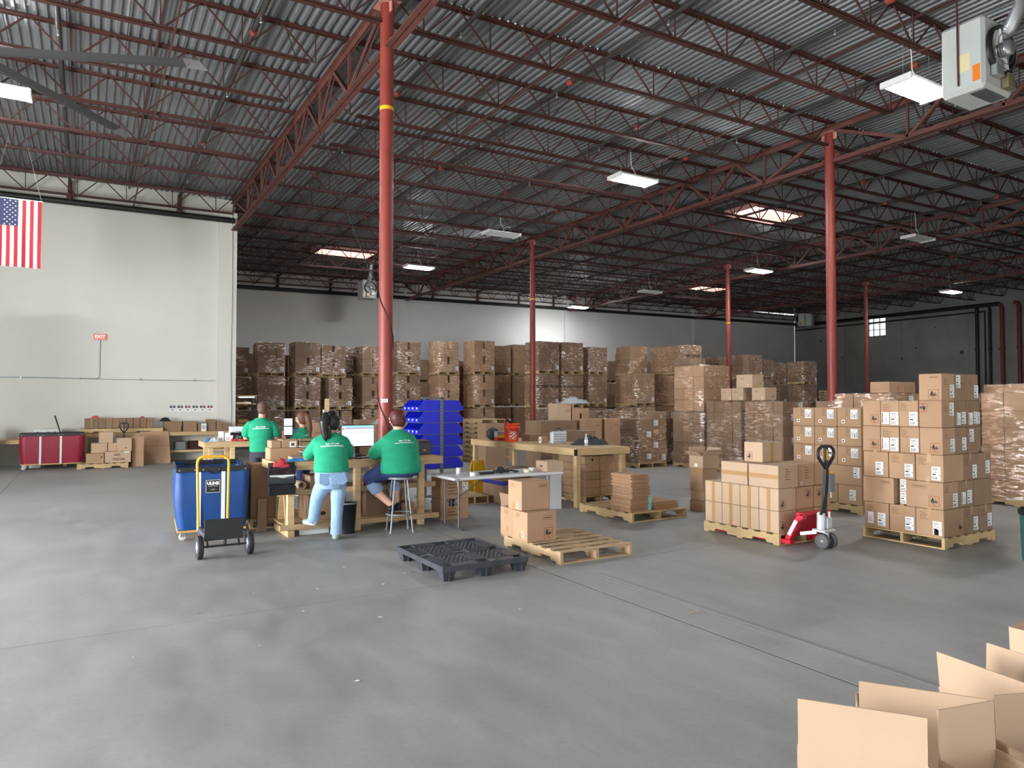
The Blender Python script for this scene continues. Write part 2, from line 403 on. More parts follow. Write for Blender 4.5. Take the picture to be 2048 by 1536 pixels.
# ---------------------------------------------------------------- columns
def column(x,y,label,band,r=.1095):
    c=thing('steel_column',label,'column',(x,y,0)); cz=capz(x)
    MB().tube([(0,0,0),(0,0,cz-.012)],r,24).build('shaft',M['red'],c)
    MB().box(-.17,.17,-.17,.17,0,.02).build('base_plate',M['rust'],c)
    MB().box(-.16,.16,-.2,.2,cz-.012,cz).box(-.01,.01,-.2,-.11,cz-.17,cz-.012).box(-.01,.01,.11,.2,cz-.17,cz-.012).build('cap_plate',mat('cap_paint',srgb(190,130,120),.6),c)
    MB().box(-.012,.012,-.21,-.1,cz-.74,cz-.6).box(-.012,.012,.1,.21,cz-.74,cz-.6).build('bracket',M['rust'],c)
    if band: MB().lathe([(r+.002,-.03),(r+.002,.03)],(0,0,band),n=24,cap=False).build('yellow_band',M['yellow'],c)
    return c
c1=column(4.0,10.5,'thick red steel column rising behind the computer workbench',6.4)
me=text_mesh('203',.075,.004,M['white'])
o=put('stencil',me,c1,(-.055,-.1005,1.80)); o.rotation_euler=(R90,0,math.radians(-29))
column(15.2,10.5,'red steel column behind the cartons at right, with chipped paint',0)
column(15.2,23.7,'dark red steel column in front of the wrapped loads, mid picture',5.9)
column(26.35,23.7,'slim dark red column right of the skylight, yellow band near top',5.6)
column(37.4,23.7,'farthest thin red column, standing before the small lit window',0)
# ---------------------------------------------------------------- sprinkler pipes and mains
SPH=MB().lathe([(.014,-.04),(.014,-.11),(.03,-.125),(.012,-.14)],n=8).mesh('sprinkler_head',M['galv'])
for k,x in enumerate((-.5,2.38,5.46,8.3,11.05,13.7,17.0,19.9,22.8,25.4,28.6,31.6,34.6)):
    y1=YL-.36 if x<4 else YB-.45; z=deckz(x)-.19
    p=thing('sprinkler_pipe','dark grey sprinkler branch pipe hung just below the metal roof deck','pipe',(x,0,z),group='sprinkler branch pipes under the roof')
    MB().tube([(0,YF,0),(0,y1,0)],.045,10).build('pipe_run',M['pipe'],p)
    for j in range(5):
        y=5.4+j*6.1+(k%3)*1.1
        if y<y1-1: MB().tube([(0,y-.07,0),(0,y+.07,0)],.062,10).build('coupling',mat('orange_coupling',srgb(150,66,50),.5),p)
    for j in range(9):
        y=4.2+j*3.3+(k%2)*1.2
        if y<y1-.5: put('sprinkler_head',SPH,p,(0,y,0))
def main_pipe(pts,r,label,drops=(),name='fire_main'):
    p=thing(name,label,'pipe',(0,0,0)); MB().tube(pts,r,12).build('pipe_run',M['black_pipe'],p)
    for (a,b_) in drops: MB().tube([a,b_],r*.62,10).tube([(a[0],a[1],a[2]+.12),(a[0],a[1],a[2]-.0)],r*.9,10).build('riser_nipple',mat('brown_pipe',srgb(92,48,38),.5),p)
    return p
main_pipe([(XW,YL-.22,7.50),(4.0,YL-.22,7.62)],.09,'heavy black pipe along the top of the white wall',[((-.5,YL-.22,7.62),(-.5,YL-.22,8.2)),((2.38,YL-.22,7.64),(2.38,YL-.22,8.2))])
main_pipe([(4.1,YB-.25,7.55),(XR-.2,YB-.25,8.12)],.1,'long black pipe running below the roof along the back wall',[((x,YB-.25,7.6+.0127*(x-4)),(x,YB-.25,8.3+.0127*(x-4))) for x in (5.46,8.3,11.05,13.7,17.0,19.9,22.8,25.4,28.6,31.6)])
main_pipe([(XR-.3,YB-.4,8.0),(XR-.3,22.2,8.0)],.13,'thick black pipe high on the bare concrete wall')
main_pipe([(XR-.16,YB-.2,7.62),(XR-.16,23.1,7.62),(XR-.16,23.1,.0)],.055,'thinner black pipe below the thick one on the concrete wall')
for (y,r,mm,lb) in ((23.5,.1,M['black_pipe'],'black vertical riser pipe on the concrete wall, leftmost of the four'),(22.75,.08,M['black_pipe'],'black vertical riser pipe beside the red one'),(22.05,.11,mat('red_riser',srgb(120,48,40),.5),'red vertical riser with an elbow at its top'),(21.1,.11,mat('red_riser',srgb(120,48,40),.5),'red vertical riser pipe at the right picture edge')):
    p=thing('riser_pipe',lb,'pipe',(XR-.3,y,0)); MB().tube([(0,0,0),(0,0,7.75),(0,.07,7.93),(0,.25,8.0)],r,12).build('pipe_run',mm,p)
    for z in (1.5,5.2): MB().lathe([(r*1.3,-.08),(r*1.3,.08)],(0,0,z),n=12).build('coupling',mm,p)

# pale sealant squeezed into the deck flutes along the column-line joist
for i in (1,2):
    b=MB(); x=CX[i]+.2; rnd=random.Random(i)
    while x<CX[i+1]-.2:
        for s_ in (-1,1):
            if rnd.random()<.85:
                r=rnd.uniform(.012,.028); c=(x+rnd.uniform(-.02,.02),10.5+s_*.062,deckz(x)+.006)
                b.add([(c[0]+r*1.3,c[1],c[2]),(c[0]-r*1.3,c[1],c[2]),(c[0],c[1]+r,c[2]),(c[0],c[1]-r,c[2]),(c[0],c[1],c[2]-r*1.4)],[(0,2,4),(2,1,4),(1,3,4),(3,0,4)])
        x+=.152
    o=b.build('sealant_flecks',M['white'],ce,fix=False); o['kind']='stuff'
# ================================================================ cartons, pallets, wrapped loads
_mk={}
def mark_mesh(kind,w,h,arg=None):
    k=(kind,round(w,3),round(h,3),arg)
    if k in _mk: return _mk[k]
    b=MB(); x0,x1,y0,y1=-w/2,w/2,-h/2,h/2
    def r(a,c,d,e,mi,z=0.0): b.add([(a,d,z),(c,d,z),(c,e,z),(a,e,z)],[(0,1,2,3)],mi)
    mats=[M['paper'],M['ink'],M['redink'],M['brownink']]
    if kind=='label':
        r(x0,x1,y0,y1,0); n=9
        for i in range(n):
            a=x0+w*.12+w*.6*i/n; r(a,a+w*.6/n*(.35+.3*(i%3==0)),y0+h*.06,y0+h*.26,1,.0006)
        for i,(l,t) in enumerate(((.62,.045),(.5,.03),(.7,.03),(.4,.09))): 
            yy=y0+h*(.86-.13*i); r(x0+w*.1,x0+w*(.1+l),yy-h*t,yy,1 if i==3 else 3,.0006)
        r(x1-w*.14,x1-w*.05,y0+h*.33,y0+h*.40,1,.0006)
    elif kind=='redlabel':
        r(x0,x1,y0,y1,0); r(x0+w*.06,x0+w*.2,y0+h*.05,y1-h*.05,2,.0006)
        for i in range(4): r(x0+w*(.35+.14*i),x0+w*(.38+.14*i),y0+h*.1,y0+h*(.5+.09*(i%3)),1,.0006)
    elif kind=='sticker':
        r(x0,x1,y0,y1,0); r(x0+w*.25,x1-w*.25,y0+h*.25,y1-h*.25,3,.0006)
    elif kind=='lines':
        for i in range(5): r(x0,x0+w*(.55+.4*((i*37)%10)/10),y1-h*(i+.35)/5,y1-h*i/5-h*.02,3)
    elif kind=='dot': r(x0,x1,y0,y1,0)
    elif kind=='blot': b.add([(w/2*math.cos(a*math.pi/3),h/2*math.sin(a*math.pi/3),0) for a in range(6)],[range(6)],1)
    elif kind=='handle': b.add([(x0,y0+w/2,0),(0,y0,0),(x1,y0+w/2,0),(x1,y1-w/2,0),(0,y1,0),(x0,y1-w/2,0)],[range(6)],1)
    elif kind=='frame':
        t=.004; r(x0,x1,y0,y0+t,2); r(x0,x1,y1-t,y1,2); r(x0,x0+t,y0,y1,2); r(x1-t,x1,y0,y1,2)
        r(x0+w*.28,x0+w*.44,y0+h*.52,y0+h*.78,1); r(x0+w*.30,x0+w*.38,y0+h*.78,y0+h*.86,1)
        r(x0+w*.64,x0+w*.70,y0+h*.62,y0+h*.7,1); r(x0+w*.3,x0+w*.72,y0+h*.12,y0+h*.17,2)
    elif kind=='box_print':
        t=.003; r(x0,x1,y0,y0+t,3); r(x0,x1,y1-t,y1,3); r(x0,x0+t,y0,y1,3); r(x1-t,x1,y0,y1,3); r(x0+w*.1,x1-w*.1,y0+h*.4,y0+h*.6,3)
    elif kind in('tape_v','tape_h','tape'): r(x0,x1,y0,y1,0); mats=[M['tape']]
    me=b.mesh('mark',mats); _mk[k]=me; return me
def mark(o,dims,face,kind,u,v,w_,h_,spin=0,arg=None,name=None):
    """a flat print or sticker on one face of a carton; u,v from the face centre as seen from outside"""
    dx,dy,dz=dims; r,n=FACE[face]; half=dx/2 if face[1]=='x' else dy/2
    p=Vector((dx/2,dy/2,dz/2))+n*(half+.0015)+r*u+Vector((0,0,v))
    me=text_mesh(arg,h_,.002,M['ink']) if kind=='text' else mark_mesh(kind,w_,h_)
    e=(face_rot(face).to_matrix()@Matrix.Rotation(spin,3,'Z')).to_euler()
    nm=name or {'label':'shipping_label','redlabel':'red_striped_label','sticker':'sticker','lines':'printed_lines','frame':'logo_frame','text':'lettering','dot':'white_dot','blot':'black_mark','handle':'hand_hole','box_print':'printed_box'}.get(kind,'tape')
    return put(nm,me,o,tuple(p),rot=e)
_cm={}
def carton_mesh(dx,dy,dz,mk,bev=.005):
    k=(round(dx,3),round(dy,3),round(dz,3),mk,bev)
    if k not in _cm: _cm[k]=MB().bbox(0,dx,0,dy,0,dz,bev).mesh('carton',M[mk])
    return _cm[k]
def carton(x,y,z,dx,dy,dz,label=None,mk='card',marks=(),group=None,rot=0,parent=None,name='carton'):
    o=put(name,carton_mesh(dx,dy,dz,mk),parent,(x,y,z),rot)
    if label: tag(o,label,'carton',group)
    for q in marks: mark(o,(dx,dy,dz),*q)
    return o
def epic(face,u,v,s=.12,spin=0):
    r,n=FACE[face]
    return [(face,'frame',u,v,s,s,spin),(face,'text',u+(.0 if spin==0 else .0),v-s*.02,s,s*.38,spin,'Epic')]
ORD=['bottom','second','third','fourth','fifth','sixth','seventh']
# ---- pallets
_pm={}
def pallet_parts(parent,L,W,mk,z=0,along='y',nb=7,notch=True):
    """stringers of length L along `along`, deck boards of length W across"""
    def key(t,f):
        k=(t,round(L,2),round(W,2),mk,along,notch)
        if k not in _pm: _pm[k]=f().mesh(t,M[mk])
        return _pm[k]
    def st():
        b=MB(); zt=.124; n0=.15*L; nw=.19*L
        poly=[(0,.016),(0,zt),(L,zt),(L,.016)]
        if notch: poly=[(0,.016),(0,zt),(L,zt),(L,.016),(L-n0,.016),(L-n0-.02,.055),(L-n0-nw+.02,.055),(L-n0-nw,.016),(n0+nw,.016),(n0+nw-.02,.055),(n0+.02,.055),(n0,.016)]
        if along=='y': b.prism(poly,'x',-.019,.019)
        else: b.prism(poly,'y',-.019,.019)
        return b
    def bd():
        b=MB()
        return b.bbox(0,W,0,.09,0,.016,.002) if along=='y' else b.bbox(0,.09,0,W,0,.016,.002)
    ms=key('stringer',st); mb=key('deck_board',bd)
    for t in (.019,W/2,W-.019):
        put('stringer',ms,parent,(t,0,z) if along=='y' else (0,t,z))
    for i in range(nb):
        q=(L-.09)*i/(nb-1); put('deck_board',mb,parent,(0,q,z+.124) if along=='y' else (q,0,z+.124))
    for q in (0,L*.5-.045,L-.09): put('bottom_board',mb,parent,(0,q,z) if along=='y' else (q,0,z))
def pallet(x,y,label,L=1.219,W=1.016,mk='pallet',z=0,along='y',rotz=0,group=None,nb=7):
    t=thing('wooden_pallet',label,'pallet',(x,y,z),rotz,group); pallet_parts(t,L,W,mk,0,along,nb); return t
# ---- stretch film
def film_mat():
    m=bpy.data.materials.new('stretch_film'); m.use_nodes=True; t=m.node_tree; t.nodes.clear()
    out=t.nodes.new('ShaderNodeOutputMaterial'); tp=t.nodes.new('ShaderNodeBsdfTransparent'); tp.inputs[0].default_value=(.93,.93,.94,1)
    gl=t.nodes.new('ShaderNodeBsdfGlossy'); gl.inputs['Roughness'].default_value=.12; gl.inputs['Color'].default_value=(.9,.9,.92,1)
    df=t.nodes.new('ShaderNodeBsdfDiffuse'); df.inputs[0].default_value=(.75,.73,.72,1)
    tc=t.nodes.new('ShaderNodeTexCoord'); oi=t.nodes.new('ShaderNodeObjectInfo')
    ad=t.nodes.new('ShaderNodeVectorMath'); ad.operation='ADD'; cb=t.nodes.new('ShaderNodeCombineXYZ'); ml=t.nodes.new('ShaderNodeMath'); ml.operation='MULTIPLY'; ml.inputs[1].default_value=37
    t.links.new(oi.outputs['Random'],ml.inputs[0]); t.links.new(ml.outputs[0],cb.inputs[0]); t.links.new(ml.outputs[0],cb.inputs[2])
    t.links.new(tc.outputs['Object'],ad.inputs[0]); t.links.new(cb.outputs[0],ad.inputs[1])
    mp=t.nodes.new('ShaderNodeMapping'); mp.inputs['Scale'].default_value=(2.5,2.5,11); t.links.new(ad.outputs[0],mp.inputs[0])
    n=t.nodes.new('ShaderNodeTexNoise'); n.inputs['Scale'].default_value=2.2; n.inputs['Detail'].default_value=5; n.inputs['Distortion'].default_value=.8; t.links.new(mp.outputs[0],n.inputs['Vector'])
    bp=t.nodes.new('ShaderNodeBump'); bp.inputs['Strength'].default_value=.9; bp.inputs['Distance'].default_value=.05; t.links.new(n.outputs[0],bp.inputs['Height']); t.links.new(bp.outputs[0],gl.inputs['Normal'])
    n2=t.nodes.new('ShaderNodeTexNoise'); n2.inputs['Scale'].default_value=1.3; n2.inputs['Detail'].default_value=3; t.links.new(ad.outputs[0],n2.inputs['Vector'])
    def mr(src,a,b,c,d):
        q=t.nodes.new('ShaderNodeMapRange'); q.interpolation_type='SMOOTHSTEP'; q.inputs[1].default_value=a; q.inputs[2].default_value=b; q.inputs[3].default_value=c; q.inputs[4].default_value=d; t.links.new(src,q.inputs[0]); return q.outputs[0]
    def mm(op,a,b):
        q=t.nodes.new('ShaderNodeMath'); q.operation=op; t.links.new(a,q.inputs[0])
        if isinstance(b,float): q.inputs[1].default_value=b
        else: t.links.new(b,q.inputs[1])
        return q.outputs[0]
    r=t.nodes.new('ShaderNodeMath'); r.operation='ADD'; r.inputs[1].default_value=.02
    t.links.new(mm('MULTIPLY',mm('MULTIPLY',mr(n.outputs[0],.47,.62,0,1),mr(n2.outputs[0],.42,.58,0,1)),.85),r.inputs[0])
    cm=t.nodes.new('ShaderNodeCombineColor')
    for i in range(3): t.links.new(r.outputs[0],cm.inputs[i])
    t.links.new(cm.outputs[0],gl.inputs['Color'])
    sh=t.nodes.new('ShaderNodeAddShader'); t.links.new(tp.outputs[0],sh.inputs[0]); t.links.new(gl.outputs[0],sh.inputs[1]); t.links.new(sh.outputs[0],out.inputs[0]); t.nodes.remove(df)
    return m
M['film']=film_mat()
def film(parent,x0,x1,y0,y1,z0,z1,top=True):
    b=MB(); n=5; rnd=random.Random(int((x0+y0+z1)*1000)&1023)
    def g(): return rnd.uniform(-.006,.006)
    per=[(x0,y1),(x0,y0),(x1,y0),(x1,y1)]
    ring=[]
    for (a,c) in zip(per,per[1:]+per[:1]):
        for i in range(4): ring.append((a[0]+(c[0]-a[0])*i/4,a[1]+(c[1]-a[1])*i/4))
    R=[[(p[0]+g(),p[1]+g(),z0+(z1-z0)*k/n) for p in ring] for k in range(n+1)]; m=len(ring)
    b.add([p for q in R for p in q],[(k*m+i,k*m+(i+1)%m,(k+1)*m+(i+1)%m,(k+1)*m+i) for k in range(n) for i in range(m)],0,True)
    return b.build('stretch_film',M['film'],parent,fix=False)
def load(x,y,z,nx,ny,nl,cw,cd,ch,label,mk='card',wrapped=True,seed=0,dots=0,hole=False,labels=True,top=None,pal=True,film_h=None,mark_side=None,text=None,rows_shift=True):
    """a pallet load: pallet, cartons (those on its outside), labels and film, all one thing"""
    rnd=random.Random(seed); t=thing('wrapped_load' if wrapped else 'pallet_load',label,'pallet load',(x,y,z)); Wx,Wy=nx*cw,ny*cd
    z0=.14 if pal else 0
    if pal: pallet_parts(t,Wy,Wx,'pallet',0,'y',5)
    for l in range(nl):
        alt=(l%2==1) and rows_shift
        n_x=nx-1 if (alt and nx>2) else nx; n_y=ny; w_=Wx/n_x; d_=cd
        for i in range(n_x):
            for j in range(n_y):
                if not(i==0 or j==0 or l==nl-1): continue
                g=.004; gap=0
                if hole and n_x==nx-1 and j==0: gap=.055*(1 if i else -1)
                ww=w_-2*g-abs(gap); xx=i*w_+g+(max(gap,0))
                o=carton(xx+rnd.uniform(-.004,.004),j*d_+g+rnd.uniform(-.006,.006),z0+l*ch,round(ww,3),round(d_-2*g,3),round(ch-.003,3),None,mk,parent=t,name='carton')
                D=(ww,d_-2*g,ch-.003)
                if j==0 and dots:
                    if rnd.random()<.75: mark(o,D,'-y','dot',ww*.36,-ch*.34,.03,.034)
                    elif rnd.random()<.6: mark(o,D,'-y','blot',ww*.25,-ch*.28,.035,.035)
                if i==0 and dots>1:
                    mark(o,D,'-x','dot',d_*.3,-ch*.3,.028,.034)
    if labels:
        o=put('pallet_label',mark_mesh('label',.13,.17),t,(Wx-.12,-.022,z0+ch*.45),rot=face_rot('-y'))
    if text:
        me=text_mesh(text,.16,.003,M['ink']); put('handwriting',me,t,(Wx*.5,-.02,z0+ch*(nl*.6)),rot=face_rot('-y'))
    if mark_side:
        for l in range(nl): put('shipping_label',mark_mesh('label',.15,.15),t,(Wx*(.35+.25*(l%2)),-.022,z0+ch*(l+.6)),rot=face_rot('-y'))
    if wrapped:
        e=.014; film(t,-e,Wx+e,-e,Wy+e,z0-.04 if pal else .002,z0+nl*ch+.01)
    return t
# ---------------------------------------------------------------- right-hand stack of labelled cartons (loose, each one a thing)
RX,RY=8.86,4.66
pallet(RX,RY-.01,'pine pallet under the tall stack of labelled cartons at right',L=1.2,W=1.05,along='x')
LB=lambda f,u,v,s=1.0,sp=0:(f,'label',u,v,.105*s,.165*s,sp)
RLB=lambda f,u,v:(f,'redlabel',u,v,.10,.15)
LN=lambda f,u,v,w_=.12,h_=.1:(f,'lines',u,v,w_,h_)
TP=lambda f,u,v,h_=.1:(f,'tape',u,v,.05,h_)
h=.331; Zp=.142
def face_row(zl,xs,specs,rowname,depth,mk='card'):
    pass
side={'x':'on the left face','y':'on the right face'}
def rcarton(layer,x,y,dx,dy,where,marks,mk='card',dz=None):
    zz=Zp+layer*h
    carton(x+random.uniform(-.006,.006),y+random.uniform(-.004,.004),zz,dx-.008,dy-.008,(dz or h)-.004,'carton, %s layer of tall right stack, %s'%(ORD[layer],where),mk,marks,'cartons of the tall stack at right')
# layer 1
a=RY
rcarton(0,RX,a,.47,.34,'at the near corner',[TP('-x',0,.13),TP('-x',.08,-.12,.09),LN('-x',-.06,.07),LB('-x',.09,-.06)]+epic('-y',.15,-.07))
rcarton(0,RX,a+.34,.47,.34,'middle of the left face',[TP('-x',0,.13),LN('-x',-.08,.09),LB('-x',.09,-.05),TP('-x',-.03,-.14,.07)])
rcarton(0,RX,a+.68,.47,.34,'far end of the left face',[TP('-x',-.02,.12),LN('-x',-.07,.07),RLB('-x',-.09,-.04),LB('-x',.07,-.05)])
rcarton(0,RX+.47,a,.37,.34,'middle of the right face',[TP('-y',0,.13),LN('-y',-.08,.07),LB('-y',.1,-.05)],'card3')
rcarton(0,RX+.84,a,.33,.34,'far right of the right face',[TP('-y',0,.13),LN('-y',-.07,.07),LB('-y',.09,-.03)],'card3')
# layer 2
rcarton(1,RX,a,.35,.46,'wide one at the near corner',[('-x','box_print',-.06,.1,.16,.04)]+epic('-x',.12,-.07,.125)+[TP('-y',.05,.12),LN('-y',-.08,.08),LB('-y',.1,-.06)])
rcarton(1,RX+.10,a+.47,.24,.13,'set back in the gap of the left face',[LB('-x',0,.08,.9),LB('-x',0,-.08,.9)])
rcarton(1,RX,a+.61,.35,.42,'wide one far along the left face',[('-x','box_print',.1,.11,.13,.04)])
rcarton(1,RX+.35,a,.37,.34,'middle of the right face',[TP('-y',0,.13),RLB('-y',-.06,-.05),LB('-y',.08,-.04)],'card3')
rcarton(1,RX+.72,a,.44,.34,'plain one at the right end',[],'card3')
# layer 3
rcarton(2,RX,a,.47,.34,'at the near corner',[TP('-x',0,.12),LN('-x',-.07,.08),LB('-x',.08,-.06),TP('-x',-.02,-.14,.07)])
rcarton(2,RX,a+.34,.47,.34,'middle of the left face',[TP('-x',0,.11),LN('-x',-.07,.08),LB('-x',.09,-.05)])
rcarton(2,RX,a+.68,.47,.34,'far end of the left face',[TP('-x',.0,.13),LB('-x',.05,-.05)])
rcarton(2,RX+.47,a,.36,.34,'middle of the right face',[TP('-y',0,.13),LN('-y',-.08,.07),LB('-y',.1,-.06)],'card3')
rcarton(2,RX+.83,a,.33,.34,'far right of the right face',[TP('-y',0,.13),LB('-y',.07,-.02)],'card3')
# layers 4 and 5
for l in (3,4):
    e=epic('-x',.05,-.08,.12) if l==3 else [('-x','frame',-.09,.08,.11,.11,math.pi),('-x','text',-.09,.08,.1,.045,math.pi,'Epic')]
    rcarton(l,RX,a,.30,.28,'at the near corner',e+[LN('-y',-.04,.06,.1,.08),LB('-y',.08,-.05 if l==3 else .06,.95)])
    rcarton(l,RX,a+.28,.4,.25,'second on the left face',[LN('-x',-.05,.08,.11,.1),LB('-x',.06,-.06)])
    rcarton(l,RX,a+.53,.4,.25,'third on the left face',[LN('-x',-.02,.07,.14,.1),RLB('-x',-.06,-.06),LB('-x',.06,-.06)])
    rcarton(l,RX,a+.78,.4,.25,'far end of the left face',epic('-x',.04,-.07,.11))
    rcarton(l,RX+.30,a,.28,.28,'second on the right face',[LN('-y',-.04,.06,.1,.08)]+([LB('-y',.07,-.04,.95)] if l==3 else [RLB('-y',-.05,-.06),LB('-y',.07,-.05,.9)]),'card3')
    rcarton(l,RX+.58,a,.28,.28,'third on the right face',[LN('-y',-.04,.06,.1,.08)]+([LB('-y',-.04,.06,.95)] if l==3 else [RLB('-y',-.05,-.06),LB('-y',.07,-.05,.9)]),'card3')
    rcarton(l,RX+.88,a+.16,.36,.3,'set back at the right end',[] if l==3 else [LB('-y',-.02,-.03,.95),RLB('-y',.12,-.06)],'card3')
# top layer
rcarton(5,RX,a,.30,.28,'at the near corner, topmost',[('-x','box_print',.05,.12,.1,.02)]+epic('-x',.04,-.09,.12)+[LN('-y',-.04,.06,.1,.08),LB('-y',.09,-.05,.95)])
rcarton(5,RX+.30,a,.28,.28,'topmost, second on the right face',[LN('-y',.06,.0,.1,.1),LB('-y',-.06,.07,.95)],'card3')
rcarton(5,RX+.58,a,.28,.28,'topmost, third on the right face',[LN('-y',-.03,.06,.1,.08),LB('-y',.09,-.05,.95)],'card3')
# ---------------------------------------------------------------- brown cartons on the pallet with the pallet truck
BX,BY=7.36,5.84
pallet(BX,BY,'pale pallet under plain cartons, lifted by the red pallet truck',L=1.24,W=1.016)
bh=.278
for l in range(2):
    for j in range(4):
        for i in range(3):
            if i and j>1: continue
            mk='card2' if i==0 else 'card'
            ms=[('-x','tape',-.0,0,.055,bh*.98)] if i==0 else []
            if j==0: ms+=[[('-y','frame',-.09,-.05,.11,.11,R90),('-y','text',-.09,-.05,.1,.045,R90,'Epic')],[('-y','frame',.06,.05,.11,.11,R90),('-y','text',.06,.05,.1,.045,R90,'Epic')],[('-y','frame',-.06,.04,.11,.11,R90),('-y','text',-.06,.04,.1,.045,R90,'Epic')]][i]
            wy=.305 if j or 1 else .3
            carton(BX+.01+i*.345,BY+.01+j*wy,Zp+l*bh,.335,.298,bh-.004,'plain taped carton, %s layer on the pallet truck load, %s from near end, row %s'%(ORD[l],['first','second','third','fourth'][j],['left','middle','right'][i]),mk,ms,'plain cartons on the pallet truck load')
for k,(x,y,dx,dy,wh,ms) in enumerate(((0,.0,.39,.47,'nearest',[('-x','tape_h',0,.0,.46,.055),('-y','lines',0,.02,.12,.16)]),(0,.48,.39,.45,'far left',[('-x','tape_h',0,0,.44,.055)]),(.41,.02,.33,.47,'middle, with printed lines',[('-y','lines',.02,.02,.1,.16),('-y','sticker',-.1,-.1,.03,.035)]),(.75,.03,.28,.46,'right, behind the truck handle',[]))):
    carton(BX+.01+x,BY+.01+y,Zp+2*bh,dx-.01,dy-.01,.285,'larger taped carton, third layer of the pallet truck load, %s'%wh,'card2' if k<2 else 'card',ms,'plain cartons on the pallet truck load')
carton(BX+.22,BY+.42,Zp+2*bh+.288,.38,.30,.262,'single carton on top of the pallet truck load','card2',[('-x','frame',-.06,-.05,.1,.1,R90),('-x','text',-.06,-.05,.1,.04,R90,'Epic'),('-y','tape',.0,0,.06,.25)])
# stack of an open carton on three closed ones
ox,oy=8.56,8.25
carton(ox,oy,0,.36,.3,.17,'low carton at the bottom of the open-carton pile','card')
carton(ox+.02,oy,.173,.36,.3,.16,'low brown carton second from the bottom of the open-carton pile','card')
carton(ox+.0,oy+.01,.336,.34,.28,.36,'tall carton with shiny tape under the open carton','card',[('-x','tape',0,.15,.26,.05),('-x','tape',0,-.14,.06,.06)])
def open_box(x,y,z,dx,dy,dz,fl,label,mk='card2',rot=0,flaps=None,t=.006,group=None):
    """open carton: four thin walls, floor and four flaps; flaps = angles outward from upright for -x,+x,-y,+y"""
    o=thing('open_carton',label,'carton',(x,y,z),rot,group); mm=M[mk]
    b=MB().box(0,t,0,dy,0,dz).box(dx-t,dx,0,dy,0,dz).box(t,dx-t,0,t,0,dz).box(t,dx-t,dy-t,dy,0,dz).box(t,dx-t,t,dy-t,0,t)
    b.build('box_body',mm,o)
    a=flaps or (30,30,30,30)
    for k,(an,hx,hy,ln,ax) in enumerate(((a[0],0,dy/2,dy,'-x'),(a[1],dx,dy/2,dy,'+x'),(a[2],dx/2,0,dx,'-y'),(a[3],dx/2,dy,dx,'+y'))):
        if an is None: continue
        q=math.radians(an); s_,c_=math.sin(q),math.cos(q)
        n=Vector({'-x':(-1,0,0),'+x':(1,0,0),'-y':(0,-1,0),'+y':(0,1,0)}[ax]); d=n*s_+Vector((0,0,1))*c_; r=Vector((0,0,1)).cross(n); p=n*c_-Vector((0,0,1))*s_
        base=Vector((hx,hy,dz-.002)); L2=ln/2-.003
        V=[base-r*L2,base+r*L2,base+r*L2+d*fl,base-r*L2+d*fl]; V2=[v-p*t for v in V]
        MB().add([tuple(v) for v in V+V2],[(0,1,2,3),(7,6,5,4),(0,4,5,1),(1,5,6,2),(2,6,7,3),(3,7,4,0)]).build('flap',mm,o)
    return o
ob=open_box(ox,oy,.70,.37,.3,.20,.14,'open carton with spread flaps on top of a small pile',flaps=(58,25,40,8))
mark(ob,(.37,.3,.2),'-x','dot',0,-.05,.07,.05)
# ---------------------------------------------------------------- stack behind the pallet truck (labelled, loose)
MX,MY=10.5,6.75
pallet(MX,MY,'pallet under the labelled cartons behind the pallet truck',L=1.3,W=1.016)
mh=.31; zz=Zp
rows=[(3,'plain'),(2,'big'),(3,'q'),(3,'q'),(2.6,'q')]
for l in range(5):
    n=3 if l!=1 else 2; wd=1.26/n
    for j in range(n):
        if l==4 and j==2: y=MY+.01+j*wd-.0
        else: y=MY+.01+j*wd
        ms=[]
        if l==0: ms=[LB('-x',.05,.0,1.0)]
        elif l==1: ms=[LB('-x',wd*.36,.05,1.0)] if j==0 else [LB('-x',wd*.3,.0,1.1)]
        else: ms=[('-x','label',.09,.05,.15,.12,R90),('-x','sticker',-.1,-.07,.055,.055),LN('-x',-.02,.07,.08,.14),TP('-x',-.1,.0,.06)]
        zl=Zp+l*mh
        carton(MX,y,zl,.42,wd-.008,mh-.004,'labelled carton, %s layer of the stack behind the pallet truck, %s from its near end'%(ORD[l],['first','second','third'][j]),'card',ms,'labelled cartons behind the pallet truck')
        if j==0: carton(MX+.43,y,zl,.42,wd-.008,mh-.004,'brown carton, %s layer of the stack behind the pallet truck, right face'%ORD[l],'card3',[LB('-y',.1,-.03)],'labelled cartons behind the pallet truck')
# ---------------------------------------------------------------- row of film-wrapped loads down the aisle
for k,(y,n,nl,ch,nm) in enumerate(((17.75,3,5,.275,'farthest left of the aisle row'),(16.4,3,5,.275,'second from the left in the aisle row, next to a dark gap'),(15.03,3,5,.275,'with white labels down its dark right side, left of the aisle row'),(13.5,3,5,.275,'on a pale pallet, in the middle of the aisle row'),(12.25,4,6,.278,'with a vertical film edge, tall one of the aisle row'),(11.0,4,6,.278,'wide tall one of the aisle row behind the lone top carton'),(9.0,3,6,.278,'at the right end of the aisle row, beside the red column'))):
    load(14.05,y,0,3,n,nl,.34,1.16/n if k<5 else 1.13/n,ch,'film wrapped load, '+nm,'card3',True,seed=k,labels=False,mark_side=(k in(2,3,5)),rows_shift=False)
t=load(14.08,13.52,1.545,3,3,4,.33,.37,.31,'loose cartons stacked four high on top of a wrapped load','card',True,seed=33,labels=False,dots=1,pal=False)
